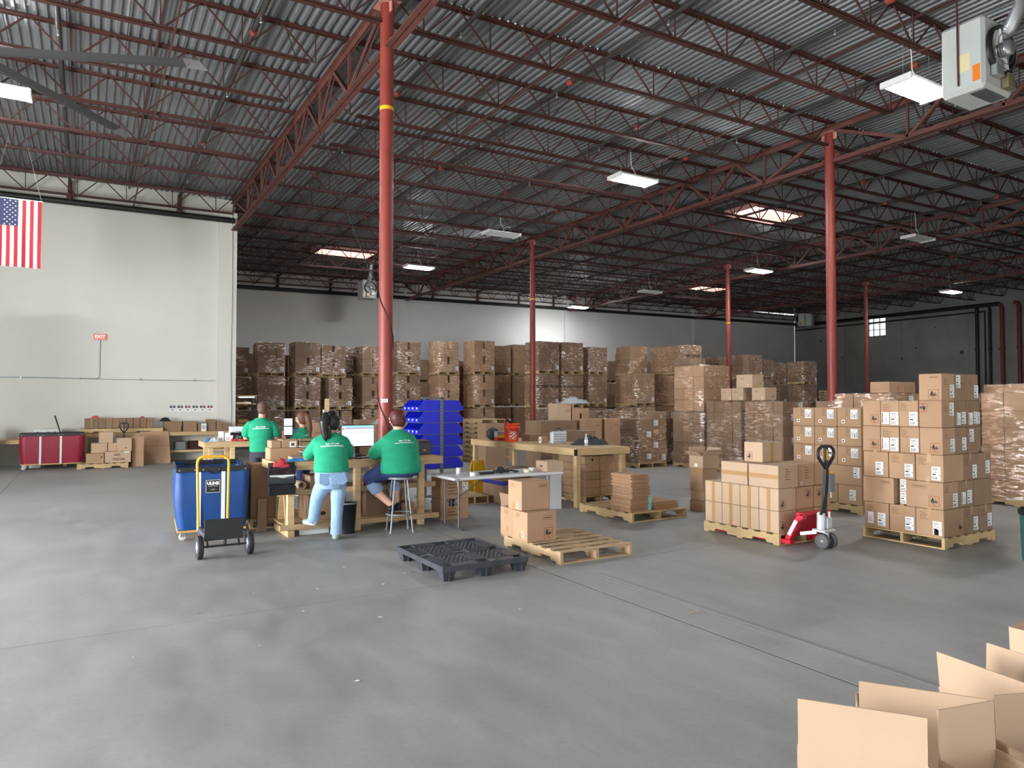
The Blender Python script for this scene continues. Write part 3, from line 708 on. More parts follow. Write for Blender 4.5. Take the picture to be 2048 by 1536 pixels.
for k,(x,y,z,dx,dy,dz,nm) in enumerate(((14.1,12.6,1.83,.42,.34,.31,'on the tall wrapped loads, left one'),(14.1,12.22,1.83,.42,.36,.31,'on the tall wrapped loads, second from left'),(14.1,11.55,1.83,.42,.4,.31,'on the tall wrapped loads, right one'),(14.12,11.95,2.145,.42,.5,.33,'on top of two others, above the tall wrapped loads'))):
    carton(x,y,z,dx,dy,dz,'pale carton sitting '+nm,'card2',[('-x','sticker',.12,-.1,.04,.05),('-x','lines',-.04,.06,.14,.06),('-y','blot',.08,-.06,.04,.04)])
# loads behind the right-hand stack
for k,(x,y,n,nl,ch,nm,wr) in enumerate(((12.3,7.35,3,6,.30,'left of the labelled stack, shiny film at its top',True),(13.45,6.75,3,6,.30,'behind the labelled stack at right',True),(13.6,5.4,3,6,.30,'with labels, behind the right side of the labelled stack',True),(14.9,4.6,3,6,.31,'with labels at the right picture edge',True),(14.85,5.95,3,6,.33,'shiny one seen over the labelled stack at right',True))):
    load(x,y,0,3,n,nl,.34,.36,ch,'wrapped carton load '+nm,'card',wr,seed=50+k,labels=True,mark_side=True,rows_shift=False)
for k,(x,y,z,nm) in enumerate(((12.35,7.4,1.95,'left'),(12.75,7.38,1.95,'middle'),(13.5,6.8,1.95,'right'))):
    carton(x,y,z,.39,.36,.2,'carton lying on top of the wrapped loads behind the labelled stack, %s one'%nm,'card',[epic('-y',.1,-.03,.09)[0]])
# ---------------------------------------------------------------- rows stacked against the back wall
def tower(x,y,tops,cw,label,mk='card3',nx=3,ny=3,seed=0,dots=1,hole=True,cd=None,text=None,base=0,wr=True,shift=(0,0,0)):
    """several loads on top of each other; tops = heights of their upper faces"""
    z=base
    for i,zt in enumerate(tops):
        nl=4; ch=(zt-z-.172)/nl
        load(x+shift[i%3],y+random.uniform(-.03,.03),z+(.012 if i else 0),nx,ny,nl,cw,cd or cw,ch,'%s load of the carton tower, %s'%((['bottom','middle','top'] if len(tops)==3 else ['lower','upper'])[i],label),mk,wr,seed=seed*7+i,dots=dots,hole=hole,text=(text[i] if text else None))
        z=zt
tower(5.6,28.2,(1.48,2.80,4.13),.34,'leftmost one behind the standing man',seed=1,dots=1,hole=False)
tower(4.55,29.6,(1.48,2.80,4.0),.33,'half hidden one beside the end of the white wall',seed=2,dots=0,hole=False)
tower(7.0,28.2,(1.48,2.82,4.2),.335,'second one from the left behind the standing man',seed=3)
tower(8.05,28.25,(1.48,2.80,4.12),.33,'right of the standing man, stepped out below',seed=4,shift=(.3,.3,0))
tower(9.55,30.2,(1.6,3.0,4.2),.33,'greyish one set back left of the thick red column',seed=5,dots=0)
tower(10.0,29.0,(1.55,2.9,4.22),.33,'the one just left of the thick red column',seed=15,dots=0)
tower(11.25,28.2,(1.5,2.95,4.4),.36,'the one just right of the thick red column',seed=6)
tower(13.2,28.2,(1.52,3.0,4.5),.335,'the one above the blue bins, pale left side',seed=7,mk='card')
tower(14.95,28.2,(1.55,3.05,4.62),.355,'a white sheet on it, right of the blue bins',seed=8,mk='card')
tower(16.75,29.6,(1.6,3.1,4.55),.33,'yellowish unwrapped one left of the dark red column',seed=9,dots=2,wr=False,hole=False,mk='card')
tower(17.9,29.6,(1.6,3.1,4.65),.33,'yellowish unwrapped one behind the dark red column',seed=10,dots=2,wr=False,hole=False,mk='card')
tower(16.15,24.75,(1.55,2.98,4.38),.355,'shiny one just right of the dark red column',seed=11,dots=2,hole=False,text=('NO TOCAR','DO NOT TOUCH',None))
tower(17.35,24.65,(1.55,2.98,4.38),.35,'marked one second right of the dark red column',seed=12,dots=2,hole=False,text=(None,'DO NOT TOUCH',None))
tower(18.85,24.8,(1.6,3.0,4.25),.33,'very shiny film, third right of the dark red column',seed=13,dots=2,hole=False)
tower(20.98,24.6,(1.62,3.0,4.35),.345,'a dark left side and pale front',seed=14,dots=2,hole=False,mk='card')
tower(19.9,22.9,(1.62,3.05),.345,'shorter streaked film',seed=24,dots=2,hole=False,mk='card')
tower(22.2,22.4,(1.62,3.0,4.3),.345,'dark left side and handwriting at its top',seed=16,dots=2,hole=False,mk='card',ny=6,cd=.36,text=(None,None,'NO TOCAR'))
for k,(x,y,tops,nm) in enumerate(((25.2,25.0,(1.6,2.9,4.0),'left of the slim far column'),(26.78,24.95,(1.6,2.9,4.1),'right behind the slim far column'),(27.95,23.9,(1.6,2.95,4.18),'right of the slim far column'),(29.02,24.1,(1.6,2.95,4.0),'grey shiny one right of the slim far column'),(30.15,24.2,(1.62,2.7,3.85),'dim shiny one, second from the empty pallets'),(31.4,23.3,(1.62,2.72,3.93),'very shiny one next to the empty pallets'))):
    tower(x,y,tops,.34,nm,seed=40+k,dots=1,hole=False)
# second rows, glimpsed through the gaps between the front towers
for (x,y) in [(5.0,30.7),(6.1,30.9),(7.3,30.7),(8.4,30.9),(11.1,31.0),(12.2,30.8),(13.4,30.9),(14.45,30.7),(15.6,31.0),(19.1,27.0),(20.2,27.2),(21.35,27.1),(23.3,26.6),(24.35,26.4),(28.4,26.6),(29.5,26.4),(30.7,26.6)]:
    z=0
    for zt in (1.45,2.75,3.85):
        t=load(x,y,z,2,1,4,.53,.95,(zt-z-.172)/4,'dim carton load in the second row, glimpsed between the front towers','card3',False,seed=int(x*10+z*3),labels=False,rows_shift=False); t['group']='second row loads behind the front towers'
        z=zt
# empty pallets
pp=pallet(32.65,23.3,'empty pallet in the far pile beside the last wrapped tower',L=1.2,W=1.0,mk='oldpallet',along='x',group='empty pallets in the far pile')
for k in range(1,17): copy_tree(pp,(32.65+random.uniform(-.03,.03),23.3+random.uniform(-.03,.03),k*.143))
for k in range(9):
    pallet(9.9+random.uniform(-.02,.02),18.2+random.uniform(-.02,.02),'empty pallet in the pile behind the blue bins, %s from the floor'%['first','second','third','fourth','fifth','sixth','seventh','eighth','ninth'][k],mk='oldpallet',z=k*.143,along='y',group='empty pallets behind the blue bins')
# cartons between the aisle row and bench
for k,(x,y,z,dx,dy,dz,mk,nm) in enumerate(((9.6,14.6,0,1.1,.7,1.32,'card3','large brown carton behind the long workbench, left of the grey case'),(10.8,14.4,0,.55,.5,1.36,'card','tall carton behind the grey case'),(11.45,14.4,0,.5,.5,1.36,'card','tall carton beyond the water bottle'),(9.4,13.3,0,.9,.5,1.12,'card3','low wide carton seen just over the long workbench'),(11.6,16.8,0,.5,.45,1.75,'card2','stacked pale carton under a crumpled film heap'),(12.15,16.8,0,.6,.5,1.62,'card','carton with a long hand hole under a crumpled film heap'),(8.6,15.6,0,.6,.45,1.25,'card3','small dim carton behind the orange bucket'))):
    o=carton(x,y,z,dx,dy,dz,nm,mk,[('-y','box_print',dx*.25,dz*.38,.14,.04)])
    if 'hand hole' in nm: mark(o,(dx,dy,dz),'-y','handle',0,.5,.07,.34)
load(12.75,14.6,0,2,2,4,.5,.5,.30,'narrow wrapped load with labels beyond the jacket','card3',True,seed=71,labels=True,mark_side=True,rows_shift=False)
def heap(x,y,z,rx,ry,hz,label,mt,cat,seed=1,name='film_heap',n=14,amp=.35):
    """crumpled cloth or film lying in a heap"""
    rnd=random.Random(seed); b=MB(); V=[]; m=7
    for i in range(m+1):
        for k in range(n):
            a=2*math.pi*k/n; f_=i/m; rr=f_*(1+amp*.5*math.sin(3*a+seed)+rnd.uniform(-.1,.1)); zz_=hz*(1-f_**2.4)*((1+amp*.8*math.sin(2*a+6*f_+seed)+amp*.5*math.sin(5*a-4*f_+2*seed)) if i else 1) if i<m else .004
            V.append((rx*rr*math.cos(a),ry*rr*math.sin(a),max(.004,zz_)))
    b.add(V,[(i*n+k,i*n+(k+1)%n,(i+1)*n+(k+1)%n,(i+1)*n+k) for i in range(m) for k in range(n)],0,True)
    o=b.build(name,mt,None,(x,y,z)); return tag(o,label,cat)
M['clearfilm']=mat('crumpled_film',srgb(215,222,226),.25,alpha=.55)
heap(12.3,17.0,1.75,.5,.35,.16,'crumpled clear plastic film on top of a carton','' or M['clearfilm'],'plastic film',3)
# ---------------------------------------------------------------- four cartons on the worn pallet in front
pallet(4.45,6.38,'worn empty-fronted wooden pallet beside the black plastic one',mk='oldpallet',nb=7)
E_=epic('-y',.09,-.08,.125)
carton(4.40,6.98,.142,.41,.31,.345,'carton with a black logo, lower right of the small pile on the worn pallet','card',E_+[('-y','box_print',.08,.1,.12,.05),('-x','sticker',.05,-.09,.04,.07),('-x','lines',-.04,.12,.12,.05),TP('-x',0,-.12,.07)])
carton(4.43,7.33,.142,.38,.32,.345,'carton at the lower left of the small pile on the worn pallet','card',[('-x','lines',0,.12,.12,.05),TP('-x',0,-.1,.1)])
carton(4.41,7.12,.49,.40,.31,.345,'topmost carton of the small pile on the worn pallet','card',[('-y','box_print',.1,.11,.12,.05),('-x','sticker',.06,-.12,.045,.07),('-x','lines',-.04,.12,.12,.05),TP('-x',-.02,-.12,.1)])
open_box(4.75,7.85,0,.42,.34,.42,.16,'open carton on the floor behind the small pile','card3',flaps=(10,20,5,10))
# ---------------------------------------------------------------- pallet with bundles of flattened cartons
pallet(6.9,8.05,'pallet carrying bundles of flattened cartons',L=1.3,W=1.1)
fb=thing('flattened_carton_bundle','tall bundle of flattened cartons standing on a pallet','cardboard',(6.93,8.12,.142))
fm=_cm.setdefault('sheet',MB().box(0,.34,0,.46,0,.0125).mesh('cardboard_sheet',mat('cardboard_edge',srgb(172,134,104),.85,objvar=.12,var=.1,vscale=30)))
for k in range(42):
    bl=k//14
    put('cardboard_sheet',fm,fb,((.012*math.sin(k*1.7)+(.0,.03,.015)[bl]),random.uniform(-.012,.012),k*.0132))
MB().box(.36,.364,.2,.212,.0,.36).box(0,.364,.2,.212,.36,.364).build('strap',M['white'],fb)
fb2=thing('flattened_carton_bundle','low flat bundle of flattened cartons on the pallet beside the tall one','cardboard',(7.42,8.15,.142))
fm2=MB().box(0,.5,0,.62,0,.012).mesh('cardboard_sheet',mat('cardboard_edge2',srgb(186,148,110),.85,objvar=.1))
for k in range(9): put('cardboard_sheet',fm2,fb2,(random.uniform(-.01,.01)-.004*k,random.uniform(-.01,.01),k*.0125))
tb=thing('tumbler','small mint green patterned tumbler in front of the flattened cartons','cup',(7.32,8.16,.142))
tb2=MB().lathe([(.034,0),(.04,.02),(.047,.2)],n=16); tb2.build('cup_body',mat('mint',srgb(150,214,206),.4,var=.25,vscale=40),tb)
MB().lathe([(.05,.2),(.05,.215),(.02,.225)],n=16).build('lid',mat('mint2',srgb(120,196,188),.4),tb)
MB().tube([(.048,0,.16),(.085,0,.15),(.085,0,.07),(.043,0,.06)],.007,6).build('handle',mat('mint2',srgb(120,196,188),.4),tb)
# ---------------------------------------------------------------- black plastic pallet
def plastic_pallet(x,y):
    t=thing('plastic_pallet','black plastic pallet with diamond grid deck lying on the floor','pallet',(x,y,0)); W,L=1.0,1.2; mt=mat('black_hdpe',srgb(60,63,70),.5,var=.3,vscale=9)
    fx=[0,W/2-.08,W-.16]; fy=[0,L/2-.08,L-.16]
    for a in fx:
        for c in fy:
            b=MB(); e=.012
            # hollow tapered foot
            def fr(z,i): return [(a+i,c+i,z),(a+.16-i,c+i,z),(a+.16-i,c+.16-i,z),(a+i,c+.16-i,z)]
            V=fr(.125,.002)+fr(0,.03); V+=fr(.125,.016)+fr(.012,.042)
            b.add(V,[(0,4,5,1),(1,5,6,2),(2,6,7,3),(3,7,4,0),(4,7,6,5),(8,9,13,12),(9,10,14,13),(10,11,15,14),(11,8,12,15),(12,13,14,15)])
            b.box(a+.076,a+.084,c+.002,c+.03,.0,.125)
            b.build('foot',mt,t)
    # deck: rim and solid bands around the feet
    r=MB(); z0,z1=.095,.15
    r.box(0,W,0,.018,z0,z1).box(0,W,L-.018,L,z0,z1).box(0,.018,.018,L-.018,z0,z1).box(W-.018,W,.018,L-.018,z0,z1)
    r.build('rim',mt,t)
    bands=[]
    zd0,zd1=.134,.148
    dk=MB()
    cx=[(0,.16),(W/2-.08,W/2+.08),(W-.16,W)]; cy=[(0,.16),(L/2-.08,L/2+.08),(L-.16,L)]
    # bands between feet
    for i in range(3):
        for j in range(2): dk.box(cx[i][0]+.02,cx[i][1]-.02,cy[j][1],cy[j+1][0],zd0,zd1)
    for j in range(3):
        for i in range(2): dk.box(cx[i][1],cx[i+1][0],cy[j][0]+.02,cy[j][1]-.02,zd0,zd1)
    dk.build('deck_band',mt,t)
    for i in range(2):
        for j in range(2):
            x0,x1,y0,y1=cx[i][1],cx[i+1][0],cy[j][1],cy[j+1][0]; g=MB(); n=5
            for k in range(-n,n+1):
                for s_ in (1,-1):
                    # clipped diagonal rib
                    c0=(x0+x1)/2+k*(x1-x0)/n
                    pts=[]
                    for q in range(41):
                        yy=y0+(y1-y0)*q/40; xx=c0+s_*(yy-(y0+y1)/2)*.62
                        if x0<=xx<=x1: pts.append((xx,yy))
                    if len(pts)>2: g.obox((pts[0][0],pts[0][1],.141),(pts[-1][0],pts[-1][1],.141),.016,.012)
            g.build('deck_grid',mt,t)
    return t
plastic_pallet(3.02,6.35)
# ================================================================ workbenches and what stands on and under them
def bench(x0,x1,y0,y1,z,label,legx,name='workbench',shelves=(),over=.04,rail=.09,legy=None):
    t=thing(name,label,'workbench',(x0,y0,0)); L=x1-x0; D=y1-y0; p=.088
    MB().bbox(0,L,0,D,z-.02,z,.003).build('bench_top',mat('plywood',srgb(196,164,120),.6,var=.12,vscale=5),t)
    zt=z-.02
    for (a,c,d,e) in ((0,L,.0,.038),(0,L,D-.038,D),): MB().bbox(a,c,d,e,zt-rail,zt,.003).build('front_rail' if d==0 else 'back_rail',M['pine'],t)
    for a in (0,L-.038): MB().bbox(a,a+.038,.038,D-.038,zt-rail,zt,.003).build('side_rail',M['pine'],t)
    for lx in legx:
        for ly in (legy or (.04,D-.04-p)):
            MB().bbox(lx-x0-p/2,lx-x0+p/2,ly,ly+p,0,zt-(0 if False else .0)-.001,.004).build('leg',M['pine'],t)
    for (zs,th) in shelves:
        MB().bbox(.12,L-.12,.165,D-.12,zs-.016,zs,.002).build('shelf',mat('plywood2',srgb(190,158,116),.7,var=.1),t)
        ry=.006 if zs<.25 else .129
        MB().bbox(.06,L-.06,ry,ry+.034,zs-.07,zs+.002,.003).build('shelf_rail',M['pine'],t)
    return t
b1=bench(2.12,4.52,9.50,10.33,.985,'timber computer workbench around the thick red column, near front',(2.33,3.24,4.20),shelves=((.60,0),(.16,0)))
MB().bbox(.16,.25,-.0,.8,.0,.085,.004).build('foot_rail',M['pine'],b1)
MB().obox((.21,.12,.08),(.21,.42,.88),.085,.04).build('brace',M['pine'],b1)
MB().obox((.21,.62,.08),(.21,.36,.88),.085,.04).build('brace',M['pine'],b1)
MB().box(1.345,1.445,-.012,0,.80,.885).build('pink_note',mat('pink_paper',srgb(226,104,128),.7),b1)
b2=bench(1.97,4.4,14.9,15.75,1.0,'timber workbench in front of which the man stands, near white wall',(2.1,2.5,4.2),shelves=((.3,0),))
b3=bench(7.03,8.2,9.62,13.45,1.0,'long timber workbench carrying an orange bucket',(7.12,8.1),legy=(.05,3.7),rail=.10)
MB().bbox(.05,.085,.14,3.7,.10,.14,.002).build('foot_rail',M['pine'],b3)
for yy in (.0,3.79): MB().box(-.012,.03,yy-.002,yy+.04,.88,.985).build('corner_plate',M['black'],b3)
zb=.985
# cartons along the back of the near bench
carton(2.15,9.98,zb,.62,.30,.16,'long carton at the back left of the computer workbench','card')
carton(2.17,10.0,zb+.162,.13,.26,.10,'small carton on the long one, leftmost','card')
carton(2.31,10.0,zb+.162,.22,.26,.11,'small carton with a white label on the long carton','card',[('-y','sticker',.04,-.01,.09,.08)])
carton(2.55,10.0,zb+.162,.2,.26,.11,'small carton on the long one, right of the labelled one','card')
carton(2.38,9.74,zb,.3,.2,.05,'flat carton lying beside the blue plastic bag','card2')
def bag(x,y,z,sx,sy,h_,label,mt,cat,seed,name): return heap(x,y,z,sx,sy,h_,label,mt,cat,seed,name,n=16,amp=.5)
bag(2.45,9.64,zb,.19,.08,.03,'crumpled blue and white plastic bag on the computer workbench',mat('blue_film',srgb(70,142,214),.3,var=.5,vscale=9),'bag',5,'plastic_bag')
tr=thing('letter_tray','black wire letter tray with papers beside the standing woman','tray',(2.52,9.8,zb))
for k in range(4): MB().box(0,.2,0,.26,.02+.075*k,.024+.075*k).build('tray_shelf',M['black'],tr)
for k in range(3): MB().box(.02,.19,.0,.24,.026+.075*k,.034+.075*k).build('papers',M['paper'],tr)
for (a,c) in ((0,0),(.2,0),(0,.26),(.2,.26)): MB().tube([(a,c,0),(a,c,.3)],.005,6).build('upright',M['black'],tr)
mo=thing('monitor','computer monitor showing a spreadsheet on the workbench','monitor',(3.42,10.08,zb))
MB().bbox(-.25,.25,0,.035,.135,.46,.006).build('monitor_housing',M['black'],mo)
sm=bpy.data.materials.new('spreadsheet_screen'); sm.use_nodes=True; t_=sm.node_tree; b_=t_.nodes['Principled BSDF']; b_.inputs['Base Color'].default_value=(.02,.02,.02,1); b_.inputs['Roughness'].default_value=.2
b_.inputs['Emission Color'].default_value=(.80,.84,1,1); b_.inputs['Emission Strength'].default_value=.95
MB().quad((-.24,-.001,.15),(.24,-.001,.15),(.24,-.001,.45),(-.24,-.001,.45)).build('screen',sm,mo,fix=False)
def lit(name,c,s_=.9):
    return mat('screen_'+name,(.02,.02,.02),.3,emit=(c,s_))
MB().box(-.24,.24,-.003,-.002,.425,.45).build('title_bar',lit('cyan',(.25,.72,.9)),mo)
MB().box(-.19,.24,-.003,-.002,.405,.416).build('menu_bar',lit('navy',(.04,.05,.2)),mo)
MB().box(-.24,-.2,-.003,-.002,.385,.42).build('screen_logo',lit('pink',(.9,.25,.4)),mo)
MB().box(-.17,.23,-.003,-.002,.345,.353).build('table_header',lit('grey',(.45,.48,.62)),mo)
for k in range(10): MB().box(-.16+.042*k,-.158+.042*k,-.003,-.002,.19,.345).build('table_line',lit('line',(.6,.63,.78)),mo)
for k in range(14): MB().box(-.17,.23,-.0032,-.0022,.195+.0105*k,.1962+.0105*k).build('table_line',lit('line',(.6,.63,.78)),mo)
MB().box(-.03,.03,.03,.06,.0,.2).box(-.12,.12,-.02,.14,0,.012).build('monitor_stand',M['black'],mo)
kb=MB().bbox(3.22,3.62,9.56,9.69,zb,zb+.02,.004).build('keyboard',M['black']); tag(kb,'black keyboard below the monitor','keyboard')
ms=MB().lathe([(.03,0),(.028,.025),(.01,.035)],(3.7,9.6,zb),n=12).build('computer_mouse',M['black']); tag(ms,'black computer mouse right of the keyboard','mouse')
pc=thing('computer_tower','slim black computer tower beside the standing woman','computer',(3.12,9.62,zb)); MB().bbox(0,.07,0,.3,0,.20,.004).build('case',M['black'],pc); MB().box(.02,.05,-.003,0,.14,.15).build('drive_slot',M['steel'],pc)
# desk clutter
for k,(x,y,dx,dy,dz,c,nm) in enumerate(((3.3,9.82,.09,.06,.05,(70,60,54),'brown tape box'),(3.52,9.78,.16,.1,.035,(36,36,40),'black cable box'),(3.22,9.75,.05,.05,.08,(214,210,200),'white pill jar'),(3.66,9.86,.12,.05,.03,(150,140,80),'olive label roll'),(3.75,9.78,.15,.1,.02,(60,40,40),'dark red pouch'))):
    o=MB().bbox(x,x+dx,y,y+dy,zb,zb+dz,.006).build('desk_item',mat('desk_%d'%k,srgb(*c),.5)); tag(o,nm+' among the clutter under the monitor','desk item')
pa=MB().box(3.3,3.52,9.52,9.555,zb,zb+.003).build('paper_sheet',M['paper']); tag(pa,'white paper sheet at the front edge of the computer workbench','paper')
yb=thing('yellow_box','yellow cardboard box in front of the red column','box',(3.79,9.98,zb)); MB().bbox(0,.1,0,.06,0,.235,.004).build('box_body',M['yellow'],yb); MB().box(.015,.085,-.002,0,.05,.19).build('box_print',M['ink'],yb)
gr=bag(3.72,9.72,zb,.09,.05,.05,'crumpled green cloth beside the seated woman',mat('green_cloth',srgb(44,160,110),.8),'cloth',9,'cloth')
lp=thing('label_printer','dark grey label printer at the right end of the computer workbench','printer',(4.28,9.86,zb))
MB().bbox(0,.22,0,.26,0,.19,.014).build('printer_body',mat('charcoal',srgb(62,62,66),.5),lp)
MB().bbox(.01,.21,.02,.24,.19,.22,.008).build('printer_lid',mat('charcoal2',srgb(74,74,78),.5),lp)
MB().box(.05,.15,.05,.16,.221,.223).build('pink_label',mat('pink_paper',srgb(226,104,128),.7),lp)
MB().box(.08,.13,-.002,0,.06,.075).build('amber_light',mat('amber',srgb(240,170,30),.4),lp)
# hanging mesh file holder
fh=thing('file_holder','black mesh wall file with red and white papers hung on the bench corner','file holder',(2.02,9.47,.57))
mesh_m=mat('black_mesh',srgb(30,31,34),.5,alpha=.82)
MB().box(0,.34,.012,.018,0,.42).build('back_panel',mesh_m,fh)
for k in range(3):
    z0=.0+.13*k; b=MB()
    n=12; V=[]
    for i in range(n+1):
        x=.34*i/n; V+= [(x+.0,-.035-.01*k*0,z0),(x,-.075,z0+.115-.022*math.exp(-((i/n-.5)/.16)**2))]
    b.add(V,[(2*i,2*i+2,2*i+3,2*i+1) for i in range(n)]); b.quad((0,-.035,z0),(.34,-.035,z0),(.34,.012,z0),(0,.012,z0))
    b.quad((0,-.035,z0),(0,.012,z0),(0,.012,z0+.115),(0,-.075,z0+.115)); b.quad((.34,-.035,z0),(.34,.012,z0),(.34,.012,z0+.115),(.34,-.075,z0+.115))
    b.build('pocket',mesh_m,fh,fix=False)
MB().box(.02,.32,-.03,-.01,.15,.275).build('white_papers',M['paper'],fh)
bag2=heap(2.19,9.425,.84,.13,.022,.15,'x',mat('red_packet',srgb(190,48,60),.4,var=.3,vscale=14),'bag',4,'red_packet'); bag2.parent=fh; bag2.location=(.17,-.03,.29)
for k_ in ('label','category'): del bag2[k_]
# under the near bench
rb=thing('waste_bin','black waste bin between the standing woman and the bench','bin',(3.05,9.44,0))
MB().lathe([(.105,0),(.135,.40),(.142,.40),(.142,.41),(.13,.41),(.1,.02)],n=24,cap=False).lathe([(.1,.02),(.001,.02)],n=24,cap=False).build('bin_body',mat('navy_black',srgb(26,28,38),.5),rb)
MB().lathe([(.128,.41),(.138,.425),(.148,.40)],n=24,cap=False).build('bin_liner',mat('liner',srgb(180,182,184),.3,alpha=.6),rb)
o=MB().lathe([(.055,0),(.055,.55),(.038,.55),(.038,0),(.055,0)],(2.5,9.64,.60+.056),'y',18,cap=False).build('cardboard_tube',M['card2']); tag(o,'cardboard tube lying on the bench shelf left of the woman','tube')
carton(2.62,9.7,.6,.34,.4,.17,'open-topped carton on the upper shelf behind the cardboard tube','card2')
carton(2.58,9.66,.16,.42,.5,.36,'taped carton on the bottom shelf behind the raised foot','card3',[('-y','dot',-.1,.1,.1,.05),('-y','blot',0,-.08,.08,.06)])
carton(3.42,9.7,.16,.5,.5,.40,'brown carton on the bottom shelf behind the stool','card3')
carton(3.5,9.66,.60,.22,.3,.16,'dim carton on the upper shelf behind the seated woman','card3')
carton(3.95,9.68,.16,.2,.3,.15,'small carton at the right end of the bottom shelf','card')
for k,(x,c,h_,r_,nm) in enumerate(((3.0,(40,26,24),.2,.032,'dark brown bottle on the upper shelf, leftmost'),(3.08,(34,24,22),.22,.03,'dark bottle on the upper shelf, second'),(3.38,(150,70,30),.12,.026,'small amber bottle beside the bench post'))):
    bt=thing('bottle',nm,'bottle',(x,9.72,.6)); MB().lathe([(r_,0),(r_,h_*.65),(r_*.4,h_*.8),(r_*.4,h_)],n=14).build('bottle_body',mat('bottle_%d'%k,srgb(*c),.25),bt); MB().lathe([(r_*.48,h_*.93),(r_*.48,h_*1.05)],n=12).build('cap',M['black'],bt)
    if k==1: MB().lathe([(r_+.001,.02),(r_+.001,.09)],n=14,cap=False).build('label_band',mat('pink_label',srgb(220,90,120),.6),bt)
ca=thing('canister','white canister with yellow label on the upper shelf','canister',(3.5,9.62,.6)); MB().lathe([(.055,0),(.055,.2),(.045,.21)],n=18).build('canister_body',M['white'],ca); MB().lathe([(.056,.03),(.056,.17)],n=18,cap=False).build('label_band',M['yellow'],ca); MB().lathe([(.05,.21),(.05,.235)],n=18).build('lid',M['white'],ca)
o=MB().bbox(2.45,2.85,9.58,9.60,.002,.085,.002).build('white_board_strip',M['white']); tag(o,'white painted board lying under the bench shelf','board')
tc_=carton(1.99,10.42,.145,.36,.35,.76,'tall carton with black print standing on a pallet beside the bench','card',[('-x','text',0,.3,.1,.075,0,'FRAGILE'),('-x','text',0,.15,.1,.05,0,'Handle'),('-x','text',0,.05,.1,.05,0,'care')])
pallet(1.98,10.4,'yellowish pallet under the tall printed carton',L=.9,W=.8,z=0)
o=MB().bbox(2.03,2.15,10.15,10.19,0,.45,.004).build('scrap_board',mat('grey_timber',srgb(150,126,106),.8,var=.15)); tag(o,'short greyish board standing at the left end of the bench','board')
# two cartons at the right end of the bench
for k in range(2): carton(4.58,9.68,.0+.315*k,.46,.36,.312,'brown carton covered in small print right of the stool, %s one'%['lower','upper'][k],'card',[('-y','lines',-.02,0,.2,.24)]+([('-y','label',.17,.02,.1,.13)] if k else []))
# ---------------------------------------------------------------- folding table
ft=thing('folding_table','white folding table with grey metal legs in front of the blue bins','table',(4.30,8.70,0))
MB().bbox(0,1.83,0,.76,.70,.74,.012).build('table_top',mat('grey_white_plastic',srgb(214,214,214),.5),ft)
MB().box(.045,.1,-.002,0,.715,.722).build('label_strip',M['ink'],ft)
for x in (.16,1.67):
    for y in (.16,.60): MB().tube([(x,y,.7),(x,y,.03)],.0135,10).build('leg',mat('grey_steel',srgb(110,112,118),.4,.6),ft)
    MB().tube([(x,.04,.016),(x,.72,.016)],.015,8).build('foot',mat('grey_steel',srgb(110,112,118),.4,.6),ft)
    MB().tube([(x,.16,.36),(x,.60,.36)],.01,8).build('cross_bar',mat('grey_steel',srgb(110,112,118),.4,.6),ft)
    xi=x+(.55 if x<1 else -.55); MB().tube([(x,.38,.36),(xi,.38,.69)],.009,8).build('folding_brace',mat('grey_steel',srgb(110,112,118),.4,.6),ft)
    MB().bbox(x-.03,x+.03,.34,.42,.3,.4,.006).build('hinge',M['black'],ft)
zt=.74
for k,(x,y,r,h_,nm,cl) in enumerate(((4.56,9.08,.03,.10,'white roll of paper standing at the left end of the folding table','white'),(4.66,8.82,.045,.055,'white tape roll near the left front corner of the folding table','white'),(5.58,8.86,.05,.05,'cream tape roll on the folding table, in front','cream'),(5.78,9.05,.045,.05,'white tape roll on the folding table, behind the cream one','white'))):
    t=thing('tape_roll',nm,'tape',(x,y,zt)); MB().lathe([(r*.5,0),(r,0),(r,h_),(r*.5,h_),(r*.5,0)],n=20,cap=False).build('roll',mat('tape_'+cl,srgb(238,236,228) if cl=='white' else srgb(226,222,190),.5),t); MB().lathe([(r*.48,0),(r*.48,h_),(r*.42,h_),(r*.42,0)],n=20,cap=False).build('core',M['card'],t)
sg=thing('tape_gun','black tape dispenser lying on the folding table','tape gun',(5.02,8.95,zt))
MB().bbox(-.2,.05,-.03,.03,.0,.035,.008).build('handle',M['black'],sg); MB().lathe([(.05,-.025),(.05,.025)],(.16,0,.052),'y',18).build('wheel',M['black'],sg); MB().bbox(.05,.3,-.028,.028,.01,.055,.008).build('frame',M['black'],sg)
MB().bbox(-.34,-.2,-.025,.025,.0,.03,.004).build('blade_guard',M['steel'],sg)
o=MB().tube([(5.3,8.98,zt+.02),(5.4,9.02,zt+.03),(5.48,8.96,zt+.015),(5.38,8.9,zt+.012)],.012,8).build('cable_coil',M['black']); tag(o,'short black cable lying beside the tape dispenser','cable')
o=MB().lathe([(.012,0),(.012,.06),(.005,.07)],(5.92,9.02,zt),n=10).build('red_marker',mat('red_plastic',srgb(214,40,40),.4)); tag(o,'small red marker standing on the folding table','marker')
carton(5.86,8.75,zt,.30,.30,.155,'small pale carton at the right end of the folding table','card2',[('-x','text',0,0,.1,.03,0,'CARE')])
wc=MB().tube([(4.52,9.05,.76),(4.47,8.95,.72),(4.46,8.9,.62),(4.5,8.92,.52),(4.58,8.95,.5),(4.62,8.96,.58),(4.56,8.98,.69)],.005,6).build('cord',mat('ivory',srgb(222,214,188),.6)); tag(wc,'ivory cord looping down from the folding table end','cord')
